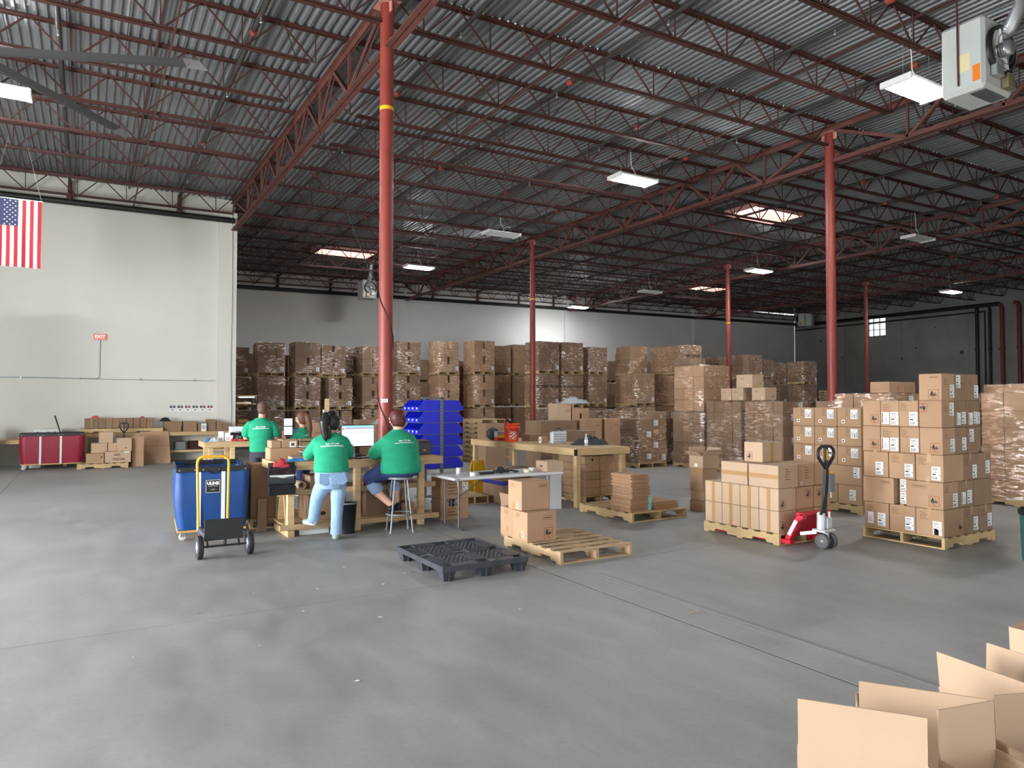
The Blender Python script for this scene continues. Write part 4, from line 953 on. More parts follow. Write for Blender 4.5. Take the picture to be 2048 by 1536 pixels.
# folded white table leaning, boxes behind
fw=thing('folded_table','folded white table standing on end behind the small carton pile','table',(6.55,9.72,0)); MB().bbox(0,.26,0,.05,0,.74,.01).build('table_half',mat('grey_white_plastic',srgb(214,214,214),.5),fw); MB().bbox(.02,.28,.06,.11,0,.74,.01).build('table_half',mat('grey_white_plastic',srgb(214,214,214),.5),fw)
bx=carton(6.2,10.65,0,.75,.7,.42,'wide carton with a blue printed band under the long workbench','card3')
MB().box(-.002,.4,-.0025,-.0005,.33,.40).build('blue_band',mat('blue_print',srgb(36,48,140),.6),bx); MB().box(-.0025,-.0005,0,.7,.33,.40).build('blue_band',mat('blue_print',srgb(36,48,140),.6),bx)
carton(6.35,10.75,.42,.5,.4,.2,'flat brown carton on the blue banded one','card3')
pallet(5.55,10.95,'small pallet on the floor behind the folding table',L=.7,W=.55)
ws=thing('wet_floor_sign','yellow folding floor sign behind the folding table','sign',(6.55,12.5,0))
for s_ in (-1,1):
    b=MB(); b.add([(0,s_*.18,0),(.32,s_*.18,0),(.28,s_*.015,.62),(.04,s_*.015,.62),(0,s_*.2,0),(.32,s_*.2,0),(.28,s_*.035,.62),(.04,s_*.035,.62)],[(0,1,2,3),(7,6,5,4),(0,4,5,1),(1,5,6,2),(2,6,7,3),(3,7,4,0)]); b.build('sign_panel',M['yellow'],ws)
MB().box(.1,.22,-.15,-.13,.22,.4).build('sign_print',mat('brown_print',srgb(120,90,30),.6),ws)
# ---------------------------------------------------------------- on and under the long bench
bk=thing('bucket','orange bucket with a white square logo on the long workbench','bucket',(7.26,12.1,1.0))
om=mat('orange_plastic',srgb(232,74,34),.4)
MB().lathe([(.13,0),(.145,.26),(.158,.262),(.158,.285),(.148,.287),(.148,.33),(.158,.332),(.158,.36),(.15,.36),(.127,.01),(.001,.01)],n=32,cap=False).build('pail',om,bk)
MB().tube([(.16,0,.3),(.19,0,.28),(.15,-.1,.2),(.0,-.17,.17),(-.1,-.15,.2),(-.16,0,.3)],.004,6).build('bail_handle',M['steel'],bk)
def on_pail(me,u,z,name):   # bend a flat mesh around the pail
    m2=me.copy()
    for v in m2.vertices:
        a=(v.co.x+u)/.143-math.radians(110); r=.1465+.014*(v.co.y+z-.13)/.26*1.0; v.co=Vector((r*math.cos(a),r*math.sin(a),v.co.y+z))
    m2.update(); return put(name,m2,bk)
fr=MB()
for i in range(12):
    x0=-.075+.15*i/12; x1=-.075+.15*(i+1)/12
    for (y0_,y1_) in ((-.075,-.071),(.071,.075)): fr.add([(x0,y0_,0),(x1,y0_,0),(x1,y1_,0),(x0,y1_,0)],[(0,1,2,3)])
for x0 in (-.075,.071):
    for i in range(6): fr.add([(x0,-.075+.025*i,0),(x0+.004,-.075+.025*i,0),(x0+.004,-.05+.025*i,0),(x0,-.05+.025*i,0)],[(0,1,2,3)])
on_pail(fr.mesh('logo_frame',M['white']),0,.13,'logo_frame')
for (s_,sz,dx_,dy_) in (('THE',.034,-.03,.045),('HOME',.05,-.002,.006),('DEPOT',.036,.03,-.035)):
    me=text_mesh(s_,sz,.002,M['white']).copy()
    R_=Matrix.Rotation(math.radians(42),4,'Z'); me.transform(Matrix.Translation((dx_,dy_,0))@R_); on_pail(me,0,.13,'logo_lettering')
dr=thing('hand_tool','black and red tool sticking out of the orange bucket','tool',(7.2,12.1,1.28)); MB().tube([(-.06,0,-.1),(-.1,0,.12),(-.07,0,.15)],.014,8).build('red_lever',mat('red_plastic',srgb(214,40,40),.4),dr); MB().tube([(-.06,.02,.15),(.04,.02,.12),(.09,.02,.02)],.03,8).build('tool_body',M['black'],dr)
tw=thing('tape_dispenser_wheel','black ribbed wheel shaped tool left of the bucket','tool',(7.2,12.75,1.0)); MB().lathe([(.02,-.07),(.11,-.07),(.13,-.03),(.13,.03),(.11,.07),(.02,.07)],(0,0,.13),'y',20).build('drum',mat('black_rib',srgb(48,50,56),.5),tw)
for k in range(6): MB().box(-.12,-.1,-.075,.075,.06+.024*k,.07+.024*k).build('rib',M['black'],tw)
rt=thing('yellow_red_box','red and grey tool box with yellow label left of the bucket','tool box',(7.12,12.42,1.0)); MB().bbox(0,.2,0,.14,0,.07,.008).build('lower_half',mat('dark_red',srgb(160,34,36),.5),rt); MB().bbox(.0,.2,.0,.14,.07,.19,.008).build('upper_half',mat('grey_box',srgb(140,138,134),.5),rt); MB().box(.0,.16,-.002,0,.06,.125).build('yellow_label',M['yellow'],rt); 
carton(7.62,12.0,1.0,.55,.3,.13,'long flat carton behind the orange bucket','card3')
carton(7.4,11.22,1.0,.14,.12,.125,'small carton with a white label beside the grey case','card',[('-x','sticker',0,0,.06,.1)])
cs=thing('tool_case','light grey plastic case with a black carry handle on the long workbench','case',(7.46,10.95,1.0))
MB().bbox(0,.34,0,.10,0,.23,.02).build('case_shell',mat('pale_grey_plastic',srgb(214,217,222),.5),cs); MB().box(-.002,.342,.047,.053,0,.232).build('seam',M['rubber'],cs)
for i in range(4):
    for j in range(5): MB().box(.04+.06*j,.085+.06*j,-.003,0,.035+.045*i,.05+.045*i).build('case_rib',mat('steel_blue',srgb(150,156,168),.5),cs)
MB().tube([(.1,.05,.22),(.1,.05,.265),(.13,.05,.285),(.21,.05,.285),(.24,.05,.265),(.24,.05,.22)],.009,8).build('carry_handle',M['black'],cs)
wb_=thing('water_bottle','clear plastic water bottle at the near corner of the long workbench','bottle',(7.62,10.12,1.0))
MB().lathe([(.03,0),(.033,.02),(.033,.12),(.028,.15),(.012,.185),(.012,.2)],n=18).build('bottle_body',mat('clear_pet',srgb(226,236,240),.1,alpha=.35),wb_); MB().lathe([(.0335,.06),(.0335,.11)],n=18,cap=False).build('label_band',M['paper'],wb_); MB().lathe([(.014,.195),(.014,.215)],n=12).build('cap',M['white'],wb_)
heap(7.95,10.45,1.0,.36,.22,.12,'dark grey jacket thrown in a heap on the long workbench',mat('charcoal_cloth',srgb(56,56,58),.9,var=.2,vscale=20),'jacket',11,'jacket',n=22,amp=.45)
o=MB().bbox(7.75,7.95,10.85,10.9,1.0,1.03,.004).build('wood_block',M['pine']); tag(o,'small wooden block beside the grey case','block')
pallet(7.45,9.95,'pallet under the cartons stored below the long workbench',L=1.2,W=.72)
for l in range(5):
    for i in range(2):
        for j in range(2):
            carton(7.47+i*.345,9.97+j*.4,.142+l*.139,.338,.39,.136,'flat brown carton under the long workbench, %s layer, %s, %s'%(ORD[l],['left column','right column'][i],['front','behind'][j]),'card',[('-y','handle' if (l==4 and i==0) else 'lines',0,.0,.05,.06)] if j==0 else [],'flat cartons under the long workbench')
# ---------------------------------------------------------------- rack of blue bins
rk=thing('bin_rack','grey steel rack holding rows of blue bins beside the column','rack',(5.45,11.5,0)); rm=mat('rack_grey',srgb(104,112,112),.5,.3)
for y in (0,.72): MB().bbox(-.03,.03,y,y+.04,0,1.86,.003).build('post',rm,rk)
for k in range(24): MB().box(-.031,-.02,-.001,.006,.5+.055*k,.52+.055*k).build('post_slot',M['black'],rk)
MB().bbox(-.4,.03,.0,.04,1.84,1.87,.003).build('top_bar',rm,rk)
for k in range(6): MB().bbox(-.42,.3,.0,.74,1.612-.205*k,1.622-.205*k,.002).build('shelf',rm,rk)
MB().bbox(-.2,.2,-.02,.06,0,.04,.004).bbox(-.2,.2,.68,.78,0,.04,.004).build('base_foot',rm,rk)
def bin_mesh(L,w_,h_):
    # open-fronted stacking bin; front at -x
    b=MB(); t=.006; hf=.075; lip=.05
    prof=[(0,.02),(.03,0),(L,0),(L,h_),(.10,h_),(.03,hf+.03),(0,hf)]
    for y in (0,w_-t): b.prism([(p[0],p[1]) for p in prof],'y',y,y+t)
    b.box(0,L,t,w_-t,0,t); b.box(L-t,L,t,w_-t,0,h_); b.box(0,t,t,w_-t,0,hf)
    b.box(.11,L,-.004,0,h_-.012,h_); b.box(.17,.176,-.003,0,.02,h_-.01); b.box(L-.03,L-.024,-.003,0,.02,h_-.01)
    for k in range(3): b.box(.22,L-.06,-.003,0,.06+.03*k,.066+.03*k)
    return b
blue=mat('bin_blue',srgb(14,30,196),.35); bm_=bin_mesh(.42,.165,.192).mesh('stacking_bin',blue); sw=mark_mesh('dot',.04,.03)
rowname=['top','second','third','fourth','fifth','lowest']; posn=['nearest','second nearest','third nearest','farthest']
for k in range(6):
    for j in range(4):
        z=1.624-.205*k
        o=put('stacking_bin',bm_,None,(5.00,11.5+.01+j*.178,z)); tag(o,'blue bin on the left of the rack, %s row, %s one'%(rowname[k],posn[j]),'bin','blue bins on the steel rack')
        put('label_card',sw,o,(-.002,.082,.045),rot=face_rot('-x'))
    for j in range(2):
        o=put('stacking_bin',bm_,None,(5.48+.40,11.5+.175+j*.178,z)); o.rotation_euler=(0,0,math.pi); o['label']=None
        tag(o,'blue bin on the right of the rack, %s row, %s one'%(rowname[k],posn[j]),'bin','blue bins on the steel rack')
# ---------------------------------------------------------------- stool
st=thing('stool','grey metal stool the woman sits on','stool',(3.72,9.20,0)); sm_=mat('stool_steel',srgb(150,154,158),.45,.4)
MB().lathe([(.172,.72),(.178,.735),(.178,.75),(.165,.757),(.001,.757)],n=28,cap=False).build('seat',sm_,st)
for a in (35,125,215,305):
    q=math.radians(a); MB().tube([(.12*math.cos(q),.12*math.sin(q),.725),(.215*math.cos(q),.215*math.sin(q),.012)],.0125,10).build('leg',sm_,st)
    MB().lathe([(.017,0),(.017,.03)],(.217*math.cos(q),.217*math.sin(q),0),n=10).build('foot_cap',mat('grey_rubber',srgb(150,152,154),.7),st)
MB().tube([(.185*math.cos(2*math.pi*k/28),.185*math.sin(2*math.pi*k/28),.245) for k in range(28)],.011,8,closed=True).build('foot_ring',sm_,st)
# ---------------------------------------------------------------- blue basket truck
def basket(name,label,x,y,W,D,z0,z1,col,straps,rim=.055,base='plywood_base',cast=True,flare=.03):
    t=thing(name,label,'cart',(x,y,0)); vm=mat('vinyl_'+name,col,.5,var=.12,vscale=3,bump=.25,bscale=5)
    n=10; nz=7; b=MB()
    def ring(f,ins):
        z=z0+(z1-z0)*f; bulge=.018*math.sin(math.pi*f); e=flare*(1-f)-bulge+ins
        pts=[]
        for (ax,ay,bx_,by_) in ((e,e,W-e,e),(W-e,e,W-e,D-e),(W-e,D-e,e,D-e),(e,D-e,e,e)):
            for i in range(n): u=i/n; pts.append((ax+(bx_-ax)*u+.006*math.sin(7*u*math.pi+9*f),ay+(by_-ay)*u+.006*math.sin(9*u*math.pi+5*f),z))
        return pts
    V=[]; m=4*n
    for k in range(nz+1): V+=ring(k/nz,0)
    for k in range(nz,-1,-1): V+=ring(k/nz,.012)
    R=2*(nz+1); F=[(k*m+i,k*m+(i+1)%m,(k+1)*m+(i+1)%m,(k+1)*m+i) for k in range(R-1) for i in range(m)]
    b.add(V,F,0,True); b.build('basket',vm,t)
    MB().box(flare+.01,W-flare-.01,flare+.01,D-flare-.01,z0-.005,z0+.005).build('basket_floor',vm,t)
    r=MB(); g=.008
    for (a,c,d,e) in ((-g,W+g,-g,.014),(-g,W+g,D-.014,D+g),(-g,.014,.014,D-.014),(W-.014,W+g,.014,D-.014)): r.bbox(a,c,d,e,z1-rim,z1+.012,.005)
    r.build('rim_band',M['black'],t)
    for u in straps: MB().bbox(u-.024,u+.024,-.012,-.004,z0-.02,z1-rim,.002).build('webbing_strap',mat('strap_white',srgb(222,222,218),.7),t)
    for u in [.04,W-.04]+[s_+d_ for s_ in straps for d_ in (-.05,.05)]: MB().lathe([(.011,0),(.008,-.006)],(u,-g-.001,z1-rim*.5),'y',8).build('rivet',M['steel'],t)
    MB().bbox(.02,W-.02,.02,D-.02,z0-.035,z0-.008,.003).build('base_board',mat('base_ply',srgb(206,158,96),.6,var=.1),t)
    for (cx_,cy_) in ((.09,.09),(W-.09,.09),(.09,D-.09),(W-.09,D-.09)):
        c=MB().box(cx_-.03,cx_+.03,cy_-.025,cy_-.02,.05,z0-.035).box(cx_-.03,cx_+.03,cy_+.02,cy_+.025,.05,z0-.035).build('caster_fork',M['steel'],t)
        MB().lathe([(.03,-.016),(.048,-.016),(.048,.016),(.03,.016)],(cx_,cy_,.048),'y',18).build('caster_wheel',mat('grey_wheel',srgb(196,192,184),.6),c)
    return t
bc=basket('basket_truck','blue vinyl basket truck with white straps and a yellow handled hand truck before it',.985,9.93,.87,1.2,.14,.93,srgb(16,66,130),(.27,.56)); bc.rotation_euler=(0,0,math.radians(-4))
MB().bbox(.345,.525,-.016,-.010,.60,.775,.002).build('name_plate',M['black'],bc)
pl=MB()
for (a,c,d,e) in ((.35,.52,.605,.609),(.35,.52,.766,.77),(.35,.354,.605,.77),(.516,.52,.605,.77)): pl.box(a,c,-.018,-.0165,d,e)
pl.build('plate_border',M['white'],bc)
put('plate_lettering',text_mesh('ULINE',.052,.003,M['white']),bc,(.435,-.0175,.725),rot=face_rot('-y'))
put('plate_lettering',text_mesh('SHIPPING SUPPLIES',.013,0,M['white']),bc,(.435,-.0175,.69),rot=face_rot('-y'))
put('plate_lettering',text_mesh('H-2091',.018,0,M['white']),bc,(.435,-.0175,.645),rot=face_rot('-y'))
MB().tube([(.36,-.012,.905),(.39,-.02,.87),(.44,-.022,.855),(.49,-.02,.87),(.52,-.012,.905)],.008,8).build('rope_handle',M['black'],bc)
# ---------------------------------------------------------------- hand truck standing in platform mode
ht=thing('hand_truck','convertible hand truck with yellow loop handle and black toe plate','hand truck',(1.16,8.72,0))
ym=M['yellow']; pts=[(.02,.62,.24),(.0,.62,1.02)]+[(.07-.07*math.cos(a),.62,1.03+.08*math.sin(a)) for a in [math.pi*i/12 for i in range(1,7)]]+[(.29+.07*math.sin(a),.62,1.03+.08*math.cos(a)) for a in [math.pi*i/12 for i in range(0,6)]]+[(.36,.62,1.02),(.35,.62,.24)]
MB().tube(pts,.016,12).build('loop_handle',ym,ht)
gm_=mat('truck_grey',srgb(96,98,102),.45,.4)
for x in (.03,.34): MB().obox((x,.68,.235),(x,.02,.235),.03,.05).build('frame_rail',gm_,ht)
for y in (.2,.42): MB().obox((.03,y,.24),(.34,y,.24),.04,.02).build('cross_bar',gm_,ht)
MB().bbox(.0,.42,-.03,-.022,.2,.44,.003).build('toe_plate',mat('worn_black',srgb(30,31,33),.5,var=.3,vscale=30),ht)
MB().tube([(-.02,.0,.13),(.47,.0,.13)],.011,10).build('axle',M['black'],ht)
for x in (.04,.38): MB().obox((x,.0,.13),(x,.1,.235),.012,.06).build('axle_bracket',M['black'],ht)
for x in (-.045,.495):
    o=MB().lathe([(.07,-.028),(.115,-.034),(.13,-.024),(.132,0),(.13,.024),(.115,.034),(.07,.028)],(x,0,.132),'x',28).build('wheel',M['rubber'],ht)
    MB().lathe([(.012,-.036),(.03,-.037),(.068,-.03),(.068,.03),(.03,.037),(.012,.036)],(x,0,.132),'x',20).build('hub',mat('hub_grey',srgb(168,176,188),.4,.5),o)
    for q in (-.018,0,.018): MB().tube([(x+q,.1325*math.cos(2*math.pi*k/28),.132+.1325*math.sin(2*math.pi*k/28)) for k in range(28)],.003,4,closed=True).build('tread_groove',M['black'],o)
for x in (.05,.33):
    c=MB().box(x-.02,x-.016,.66,.72,.05,.21).box(x+.016,x+.02,.66,.72,.05,.21).build('caster_fork',M['steel'],ht); MB().lathe([(.02,-.014),(.05,-.014),(.05,.014),(.02,.014)],(x,.69,.05),'x',18).build('caster_wheel',M['rubber'],c)
# ---------------------------------------------------------------- pallet truck
pj=thing('pallet_truck','red hand pallet truck with black loop handle under the plain cartons','pallet truck',(7.72,5.80,0)); rd=mat('truck_red',srgb(196,22,48),.4,var=.08)
for s_ in (-1,1):
    x0=s_*.25-.07
    MB().bbox(x0,x0+.14,.0,1.1,.03,.085,.006).build('fork',rd,pj)
    MB().prism([(.02,.03),(.02,.1),(-.16,.40),(-.24,.42),(-.24,.36),(-.18,.33),(-.02,.03)],'x',s_*.24-.035,s_*.24+.035).build('side_frame',rd,pj)
    MB().bbox(s_*.26-.05,s_*.26+.05,-.08,.03,.03,.085,.004).build('toe_block',rd,pj)
MB().bbox(-.275,.275,-.25,-.14,.395,.43,.006).build('top_plate',rd,pj)
MB().add([(-.2,-.0,.1),(.2,-.0,.1),(.2,-.17,.4),(-.2,-.17,.4)],[(0,1,2,3)]).build('front_plate',rd,pj,fix=False)
MB().add([(-.278,-.015,.15),(-.278,-.06,.13),(-.278,-.17,.32),(-.278,-.125,.34)],[(0,1,2,3)]).build('decal',mat('decal',srgb(222,206,200),.5,var=.3,vscale=30),pj,fix=False)
sv=mat('cast_silver',srgb(206,210,212),.4,.3)
MB().bbox(-.11,.11,-.42,-.24,.2,.235,.01).build('pump_base',sv,pj)
MB().lathe([(.05,.235),(.05,.42),(.03,.44)],(-.04,-.32,0),n=16).build('pump_cylinder',sv,pj); MB().bbox(.0,.1,-.38,-.27,.235,.37,.012).build('pump_body',sv,pj); MB().lathe([(.018,.37),(.018,.44)],(.06,-.36,0),n=10).build('valve',M['white'],pj)
MB().obox((-.16,-.12,.16),(-.1,-.3,.2),.03,.04).build('push_rod',sv,pj)
MB().tube([(-.09,-.36,.09),(.09,-.36,.09)],.015,8).build('axle',M['steel'],pj); MB().bbox(-.02,.02,-.39,-.33,.09,.2,.004).build('wheel_yoke',sv,pj)
for x in (-.075,.075):
    o=MB().lathe([(.05,-.026),(.088,-.026),(.092,-.018),(.092,.018),(.088,.026),(.05,.026)],(x,-.36,.092),'x',26).build('steer_wheel',mat('grey_pu',srgb(88,88,90),.6),pj); MB().lathe([(.014,-.03),(.05,-.024),(.05,.024),(.014,.03)],(x,-.36,.092),'x',18).build('hub',mat('hub_dark',srgb(120,120,122),.4,.4),o)
ph=M['black']; hy=-.37
MB().obox((-.0,-.33,.40),(-.0,hy,.96),.055,.04,up=(0,1,0)).build('handle_shaft',ph,pj); MB().prism([(-.1,.41),(.0,.41),(.0,.72)],'y',-.36,-.34).build('handle_gusset',ph,pj)
loop=[(0,hy,.95),(-.06,hy,1.02),(-.14,hy,1.10),(-.155,hy,1.15),(-.14,hy,1.2),(-.09,hy,1.235),(0,hy,1.242),(.09,hy,1.235),(.14,hy,1.2),(.155,hy,1.15),(.14,hy,1.10),(.06,hy,1.02)]
MB().tube(loop,.02,10,closed=True).build('loop_handle',ph,pj); MB().obox((0,hy,.95),(0,hy,1.24),.05,.03,up=(0,1,0)).build('handle_stem',ph,pj)
MB().box(-.012,.014,hy-.018,hy-.0155,1.07,1.2).build('yellow_decal',M['yellow'],pj); MB().tube([(.03,hy,1.16),(.1,hy,1.155)],.008,6).build('release_lever',ph,pj)
dp=MB().bbox(.03,.13,hy-.03,hy+.05,.68,.90,.006).build('document_pouch',mat('smoke_plastic',srgb(110,118,126),.3,alpha=.75),pj); MB().bbox(.04,.12,hy-.01,hy+.03,.9,.93,.003).build('yellow_tag',M['yellow'],dp)
# green drum at the right edge
gb=thing('green_drum','dark green drum bin cut by the right picture edge','bin',(8.95,3.62,0)); MB().lathe([(.2,0),(.23,.05),(.245,.55),(.25,.56)],n=28,cap=False).lathe([(.2,0),(.001,.0)],n=28,cap=False).build('drum_body',mat('green_plastic',srgb(40,92,84),.5,var=.2,vscale=14),gb); MB().lathe([(.25,.54),(.262,.55),(.262,.6),(.24,.6),(.225,.56)],n=28,cap=False).build('rim_band',M['black'],gb)
# ---------------------------------------------------------------- on the man's bench
z2=1.0
tub=thing('mail_tub','white plastic mail tub with black lettering on the far workbench','tub',(2.52,15.2,z2)); wm=mat('tub_white',srgb(226,228,230),.5)
MB().box(0,.5,0,.006,0,.28).box(0,.5,.33,.336,0,.28).box(0,.006,.006,.33,0,.28).box(.494,.5,.006,.33,0,.28).box(.006,.494,.006,.33,0,.006).build('tub_body',wm,tub); MB().box(-.012,.512,-.012,0,.26,.285).build('tub_rim',wm,tub)
put('lettering',text_mesh('UNITED STATES',.045,.002,M['ink']),tub,(.27,-.002,.1),rot=face_rot('-y')); put('lettering',text_mesh('POSTAL SERVICE',.04,.002,M['ink']),tub,(.27,-.002,.05),rot=face_rot('-y'))
for k in range(2): MB().box(.08,.46,-.003,-.001,.14+.035*k,.155+.035*k).build('grey_stripe',mat('tub_grey',srgb(150,152,170),.6),tub)
for k,(x,w_,h_) in enumerate(((2.26,.09,.2),(2.37,.16,.17))):
    o=MB().bbox(x,x+w_,15.05,15.15,z2,z2+h_,.004).build('white_box',M['white']); tag(o,'%s white box on the far workbench left of the mail tub'%['narrow','wider'][k],'box'); put('box_print',mark_mesh('lines',w_*.6,.05),o,(x+w_/2,15.048,z2+.06),rot=face_rot('-y'))
bag(2.2,15.02,z2,.14,.09,.06,'clear crumpled plastic on the left end of the far workbench',M['clearfilm'],'plastic film',6,'plastic_film')
bag(2.06,15.1,z2,.1,.07,.05,'blue plastic wrapper on the left end of the far workbench',mat('blue_film2',srgb(86,132,190),.4),'bag',8,'wrapper')
for k,x in enumerate((2.52,2.68)):
    d=thing('power_drill','red and black cordless tool on the far workbench, %s one'%['left','right'][k],'tool',(x,14.97,z2)); MB().bbox(-.05,.06,-.03,.03,0,.05,.01).build('battery',mat('tool_red',srgb(206,44,52),.45),d); MB().obox((0,0,.04),(.02,0,.13),.04,.045).build('grip',M['black'],d); MB().tube([(-.06,0,.15),(.1,0,.15)],[.03,.022],10).build('motor_housing',M['black'],d)
bag(2.9,15.0,z2,.16,.08,.07,'black cloth heap on the far workbench beside the man',mat('black_cloth',srgb(30,30,34),.9),'cloth',12,'cloth')
o=MB().box(2.84,2.96,14.885,14.893,.88,.97).build('blue_tape_patch',mat('blue_tape',srgb(30,150,220),.6)); tag(o,'bright blue tape patch on the edge of the far workbench','tape')
ds=thing('document_screen','upright white display with text right of the man','monitor',(3.52,15.1,z2)); MB().bbox(0,.19,0,.02,.08,.46,.004).build('screen_frame',M['black'],ds); MB().box(.01,.18,-.003,-.001,.29,.44).build('screen_top',lit('page',(.8,.85,1),.9),ds); MB().box(.01,.18,-.003,-.001,.1,.27).build('screen_bottom',lit('page',(.8,.85,1),.9),ds); MB().box(.06,.13,-.04,.08,0,.09).build('stand',M['black'],ds)
la=thing('laptop','open dark laptop in front of the far woman','laptop',(3.62,14.95,z2)); MB().bbox(0,.33,0,.22,0,.018,.004).build('laptop_base',M['black'],la); MB().bbox(0,.33,.2,.212,.015,.235,.004).build('laptop_lid',M['black'],la); MB().box(.012,.318,.197,.1995,.03,.225).build('laptop_screen',lit('dark',(.03,.04,.12),.9),la)
carton(3.6,15.25,z2,.5,.35,.17,'brown carton behind the far laptop','card')
# upright timber with a white tube behind the standing woman
po=thing('timber_post','upright pale timber with a white tube behind the dark haired woman','post',(4.42,15.2,0)); MB().bbox(0,.09,0,.04,0,1.86,.003).build('post_board',M['pine'],po); MB().tube([(-.03,0,1.1),(-.03,0,1.62)],.02,10).build('white_tube',M['white'],po)
# pile of cartons between bench and back rows
for k,(x,y,z,dx,dy,dz,mk,nm) in enumerate(((6.5,19.0,0,1.2,.6,1.3,'card3','long low carton stack behind the dark haired woman'),(7.78,18.5,0,.5,.45,1.45,'card','tall carton left of the thick column, with shipping mark'),(8.15,18.6,1.45,.01,.01,.01,'card','x'),(4.6,17.6,0,.7,.5,1.28,'card','brown carton behind the far woman'),(6.3,17.2,0,.6,.5,1.22,'card3','carton with white film over it behind the monitor'))):
    if nm=='x': continue
    carton(x,y,z,dx,dy,dz,nm,mk,[('-y','box_print',0,dz*.3,.16,.05)])
heap(6.55,17.4,1.22,.35,.25,.12,'white crumpled film on a carton behind the monitor',M['clearfilm'],'plastic film',14)
# ================================================================ people
class Fig(MB):
    def loft(s, rings, n=18):
        """rings: (x,y,z,rx,ry[,yaw]) horizontal ellipses, closed at both ends"""
        V=[]
        for r in rings:
            x,y,z,rx,ry=r[:5]; a0=r[5] if len(r)>5 else 0
            for k in range(n):
                a=2*math.pi*k/n; c,d=rx*math.cos(a),ry*math.sin(a)
                V.append((x+c*math.cos(a0)-d*math.sin(a0),y+c*math.sin(a0)+d*math.cos(a0),z))
        F=[(i*n+k,i*n+(k+1)%n,(i+1)*n+(k+1)%n,(i+1)*n+k) for i in range(len(rings)-1) for k in range(n)]
        F.append(tuple(range(n))[::-1]); F.append(tuple(range((len(rings)-1)*n,len(rings)*n)))
        s.add(V,F,0,True); return s
    def limb(s, pts, rs, n=14):
        # smooth the path by inserting points, rounded ends
        P=[Vector(p) for p in pts]; Q=[]; R=[]
        for i in range(len(P)-1):
            p0=P[max(i-1,0)]; p1=P[i]; p2=P[i+1]; p3=P[min(i+2,len(P)-1)]
            for k in range(5):
                t=k/5; Q.append(.5*((2*p1)+(p2-p0)*t*.6+ (p1*-2+p2*2-(p2-p0)*.6*1-(p3-p1)*.0)*t*t*1.0) if False else p1.lerp(p2,t)); R.append(rs[i]+(rs[i+1]-rs[i])*t)
        Q.append(P[-1]); R.append(rs[-1]); s.tube(Q,R,n); s.ball(P[0],rs[0]); s.ball(P[-1],rs[-1])
        for i in range(1,len(P)-1): s.ball(P[i],rs[i])
        return s
    def ball(s, c, r, sc=(1,1,1), n=14):
        m=8; V=[]
        for i in range(m+1):
            t=math.pi*i/m
            for k in range(n):
                a=2*math.pi*k/n; V.append((c[0]+r*sc[0]*math.sin(t)*math.cos(a),c[1]+r*sc[1]*math.sin(t)*math.sin(a),c[2]+r*sc[2]*math.cos(t)))
        s.add(V,[(i*n+k,(i+1)*n+k,(i+1)*n+(k+1)%n,i*n+(k+1)%n) for i in range(m) for k in range(n)],0,True); return s
    def hand(s, w, d, side, curl=.5, up=Vector((0,0,1))):
        """palm and five fingers from wrist w along direction d; side=+1 thumb to the right of d"""
        d=Vector(d).normalized(); r=d.cross(up).normalized(); n=r.cross(d).normalized(); w=Vector(w)
        pc=w+d*.045
        for t in range(5): s.ball(w+d*(.012+.02*t),.021,(1,1,1),8); 
        for q in (-.026,-.009,.009,.026): s.limb([w+d*.02+r*q*.6,w+d*.085+r*q],[.013,.011],8)
        for i,(q,L) in enumerate(((-.028,.058),(-.0095,.074),(.0095,.080),(.028,.072))):
            q*=-side if False else side
            b0=w+d*.085+r*q; a=curl*(.9+.1*i); p1=b0+(d*math.cos(a*.5)-n*math.sin(a*.5))*L*.45; p2=p1+(d*math.cos(a*1.2)-n*math.sin(a*1.2))*L*.32; p3=p2+(d*math.cos(a*1.9)-n*math.sin(a*1.9))*L*.25
            s.limb([b0,p1,p2,p3],[.0098,.009,.0085,.0075],8)
        t0=w+d*.028+r*side*.02; t1=t0+(d*.6+r*side*.75-n*.25)*.036; t2=t1+(d*.9+r*side*.3-n*.25)*.032
        s.limb([t0,t1,t2],[.0135,.011,.009],8); return s
    def skinned(s, name, mt, parent, vox=.009, it=4):
        me=s.mesh(name,mt); o=put(name,me,parent)
        m=o.modifiers.new('remesh','REMESH'); m.mode='VOXEL'; m.voxel_size=vox; m.use_smooth_shade=True
        k=o.modifiers.new('smooth','SMOOTH'); k.factor=.5; k.iterations=it
        return o
GREEN=mat('green_cotton',srgb(30,156,116),.85,var=.07,vscale=7,bump=.8,bscale=5,stretch=(1,1,1.8))
SKIN1=mat('skin_tan',srgb(198,140,112),.55); SKIN2=mat('skin_fair',srgb(226,176,156),.55); SKIN3=mat('skin_light',srgb(214,164,142),.55)
def head(f, c, r, yaw, pitch=0.0):
    """skull, jaw, nose, ears; yaw = facing direction in the xy plane (0 = +y, positive to the left)"""
    c=Vector(c); F=Vector((-math.sin(yaw),math.cos(yaw),-math.sin(pitch))).normalized(); L=Vector((-F.y,F.x,0)).normalized(); U=L.cross(F)*-1
    if U.z<0: U=-U
    f.ball(c,r,(.82,.9,1.02)); f.ball(c+F*r*.22-U*r*.38,r*.72,(.86,.9,.98)); f.ball(c+F*r*.42-U*r*.78,r*.34)
    f.limb([c+F*r*.86+U*r*.12,c+F*r*1.06-U*r*.2],[r*.08,r*.14],8); f.limb([c+F*r*.82-U*r*.50-L*r*.2,c+F*r*.9-U*r*.50,c+F*r*.82-U*r*.50+L*r*.2],[r*.07,r*.09,r*.07],8)
    for s_ in (-1,1):
        e=c+L*s_*r*.82-F*r*.02-U*r*.12; f.ball(e,r*.22,(.45,.8,1.2)); f.ball(c+F*r*.78+L*s_*r*.3+U*r*.1,r*.16)
    return F,L,U
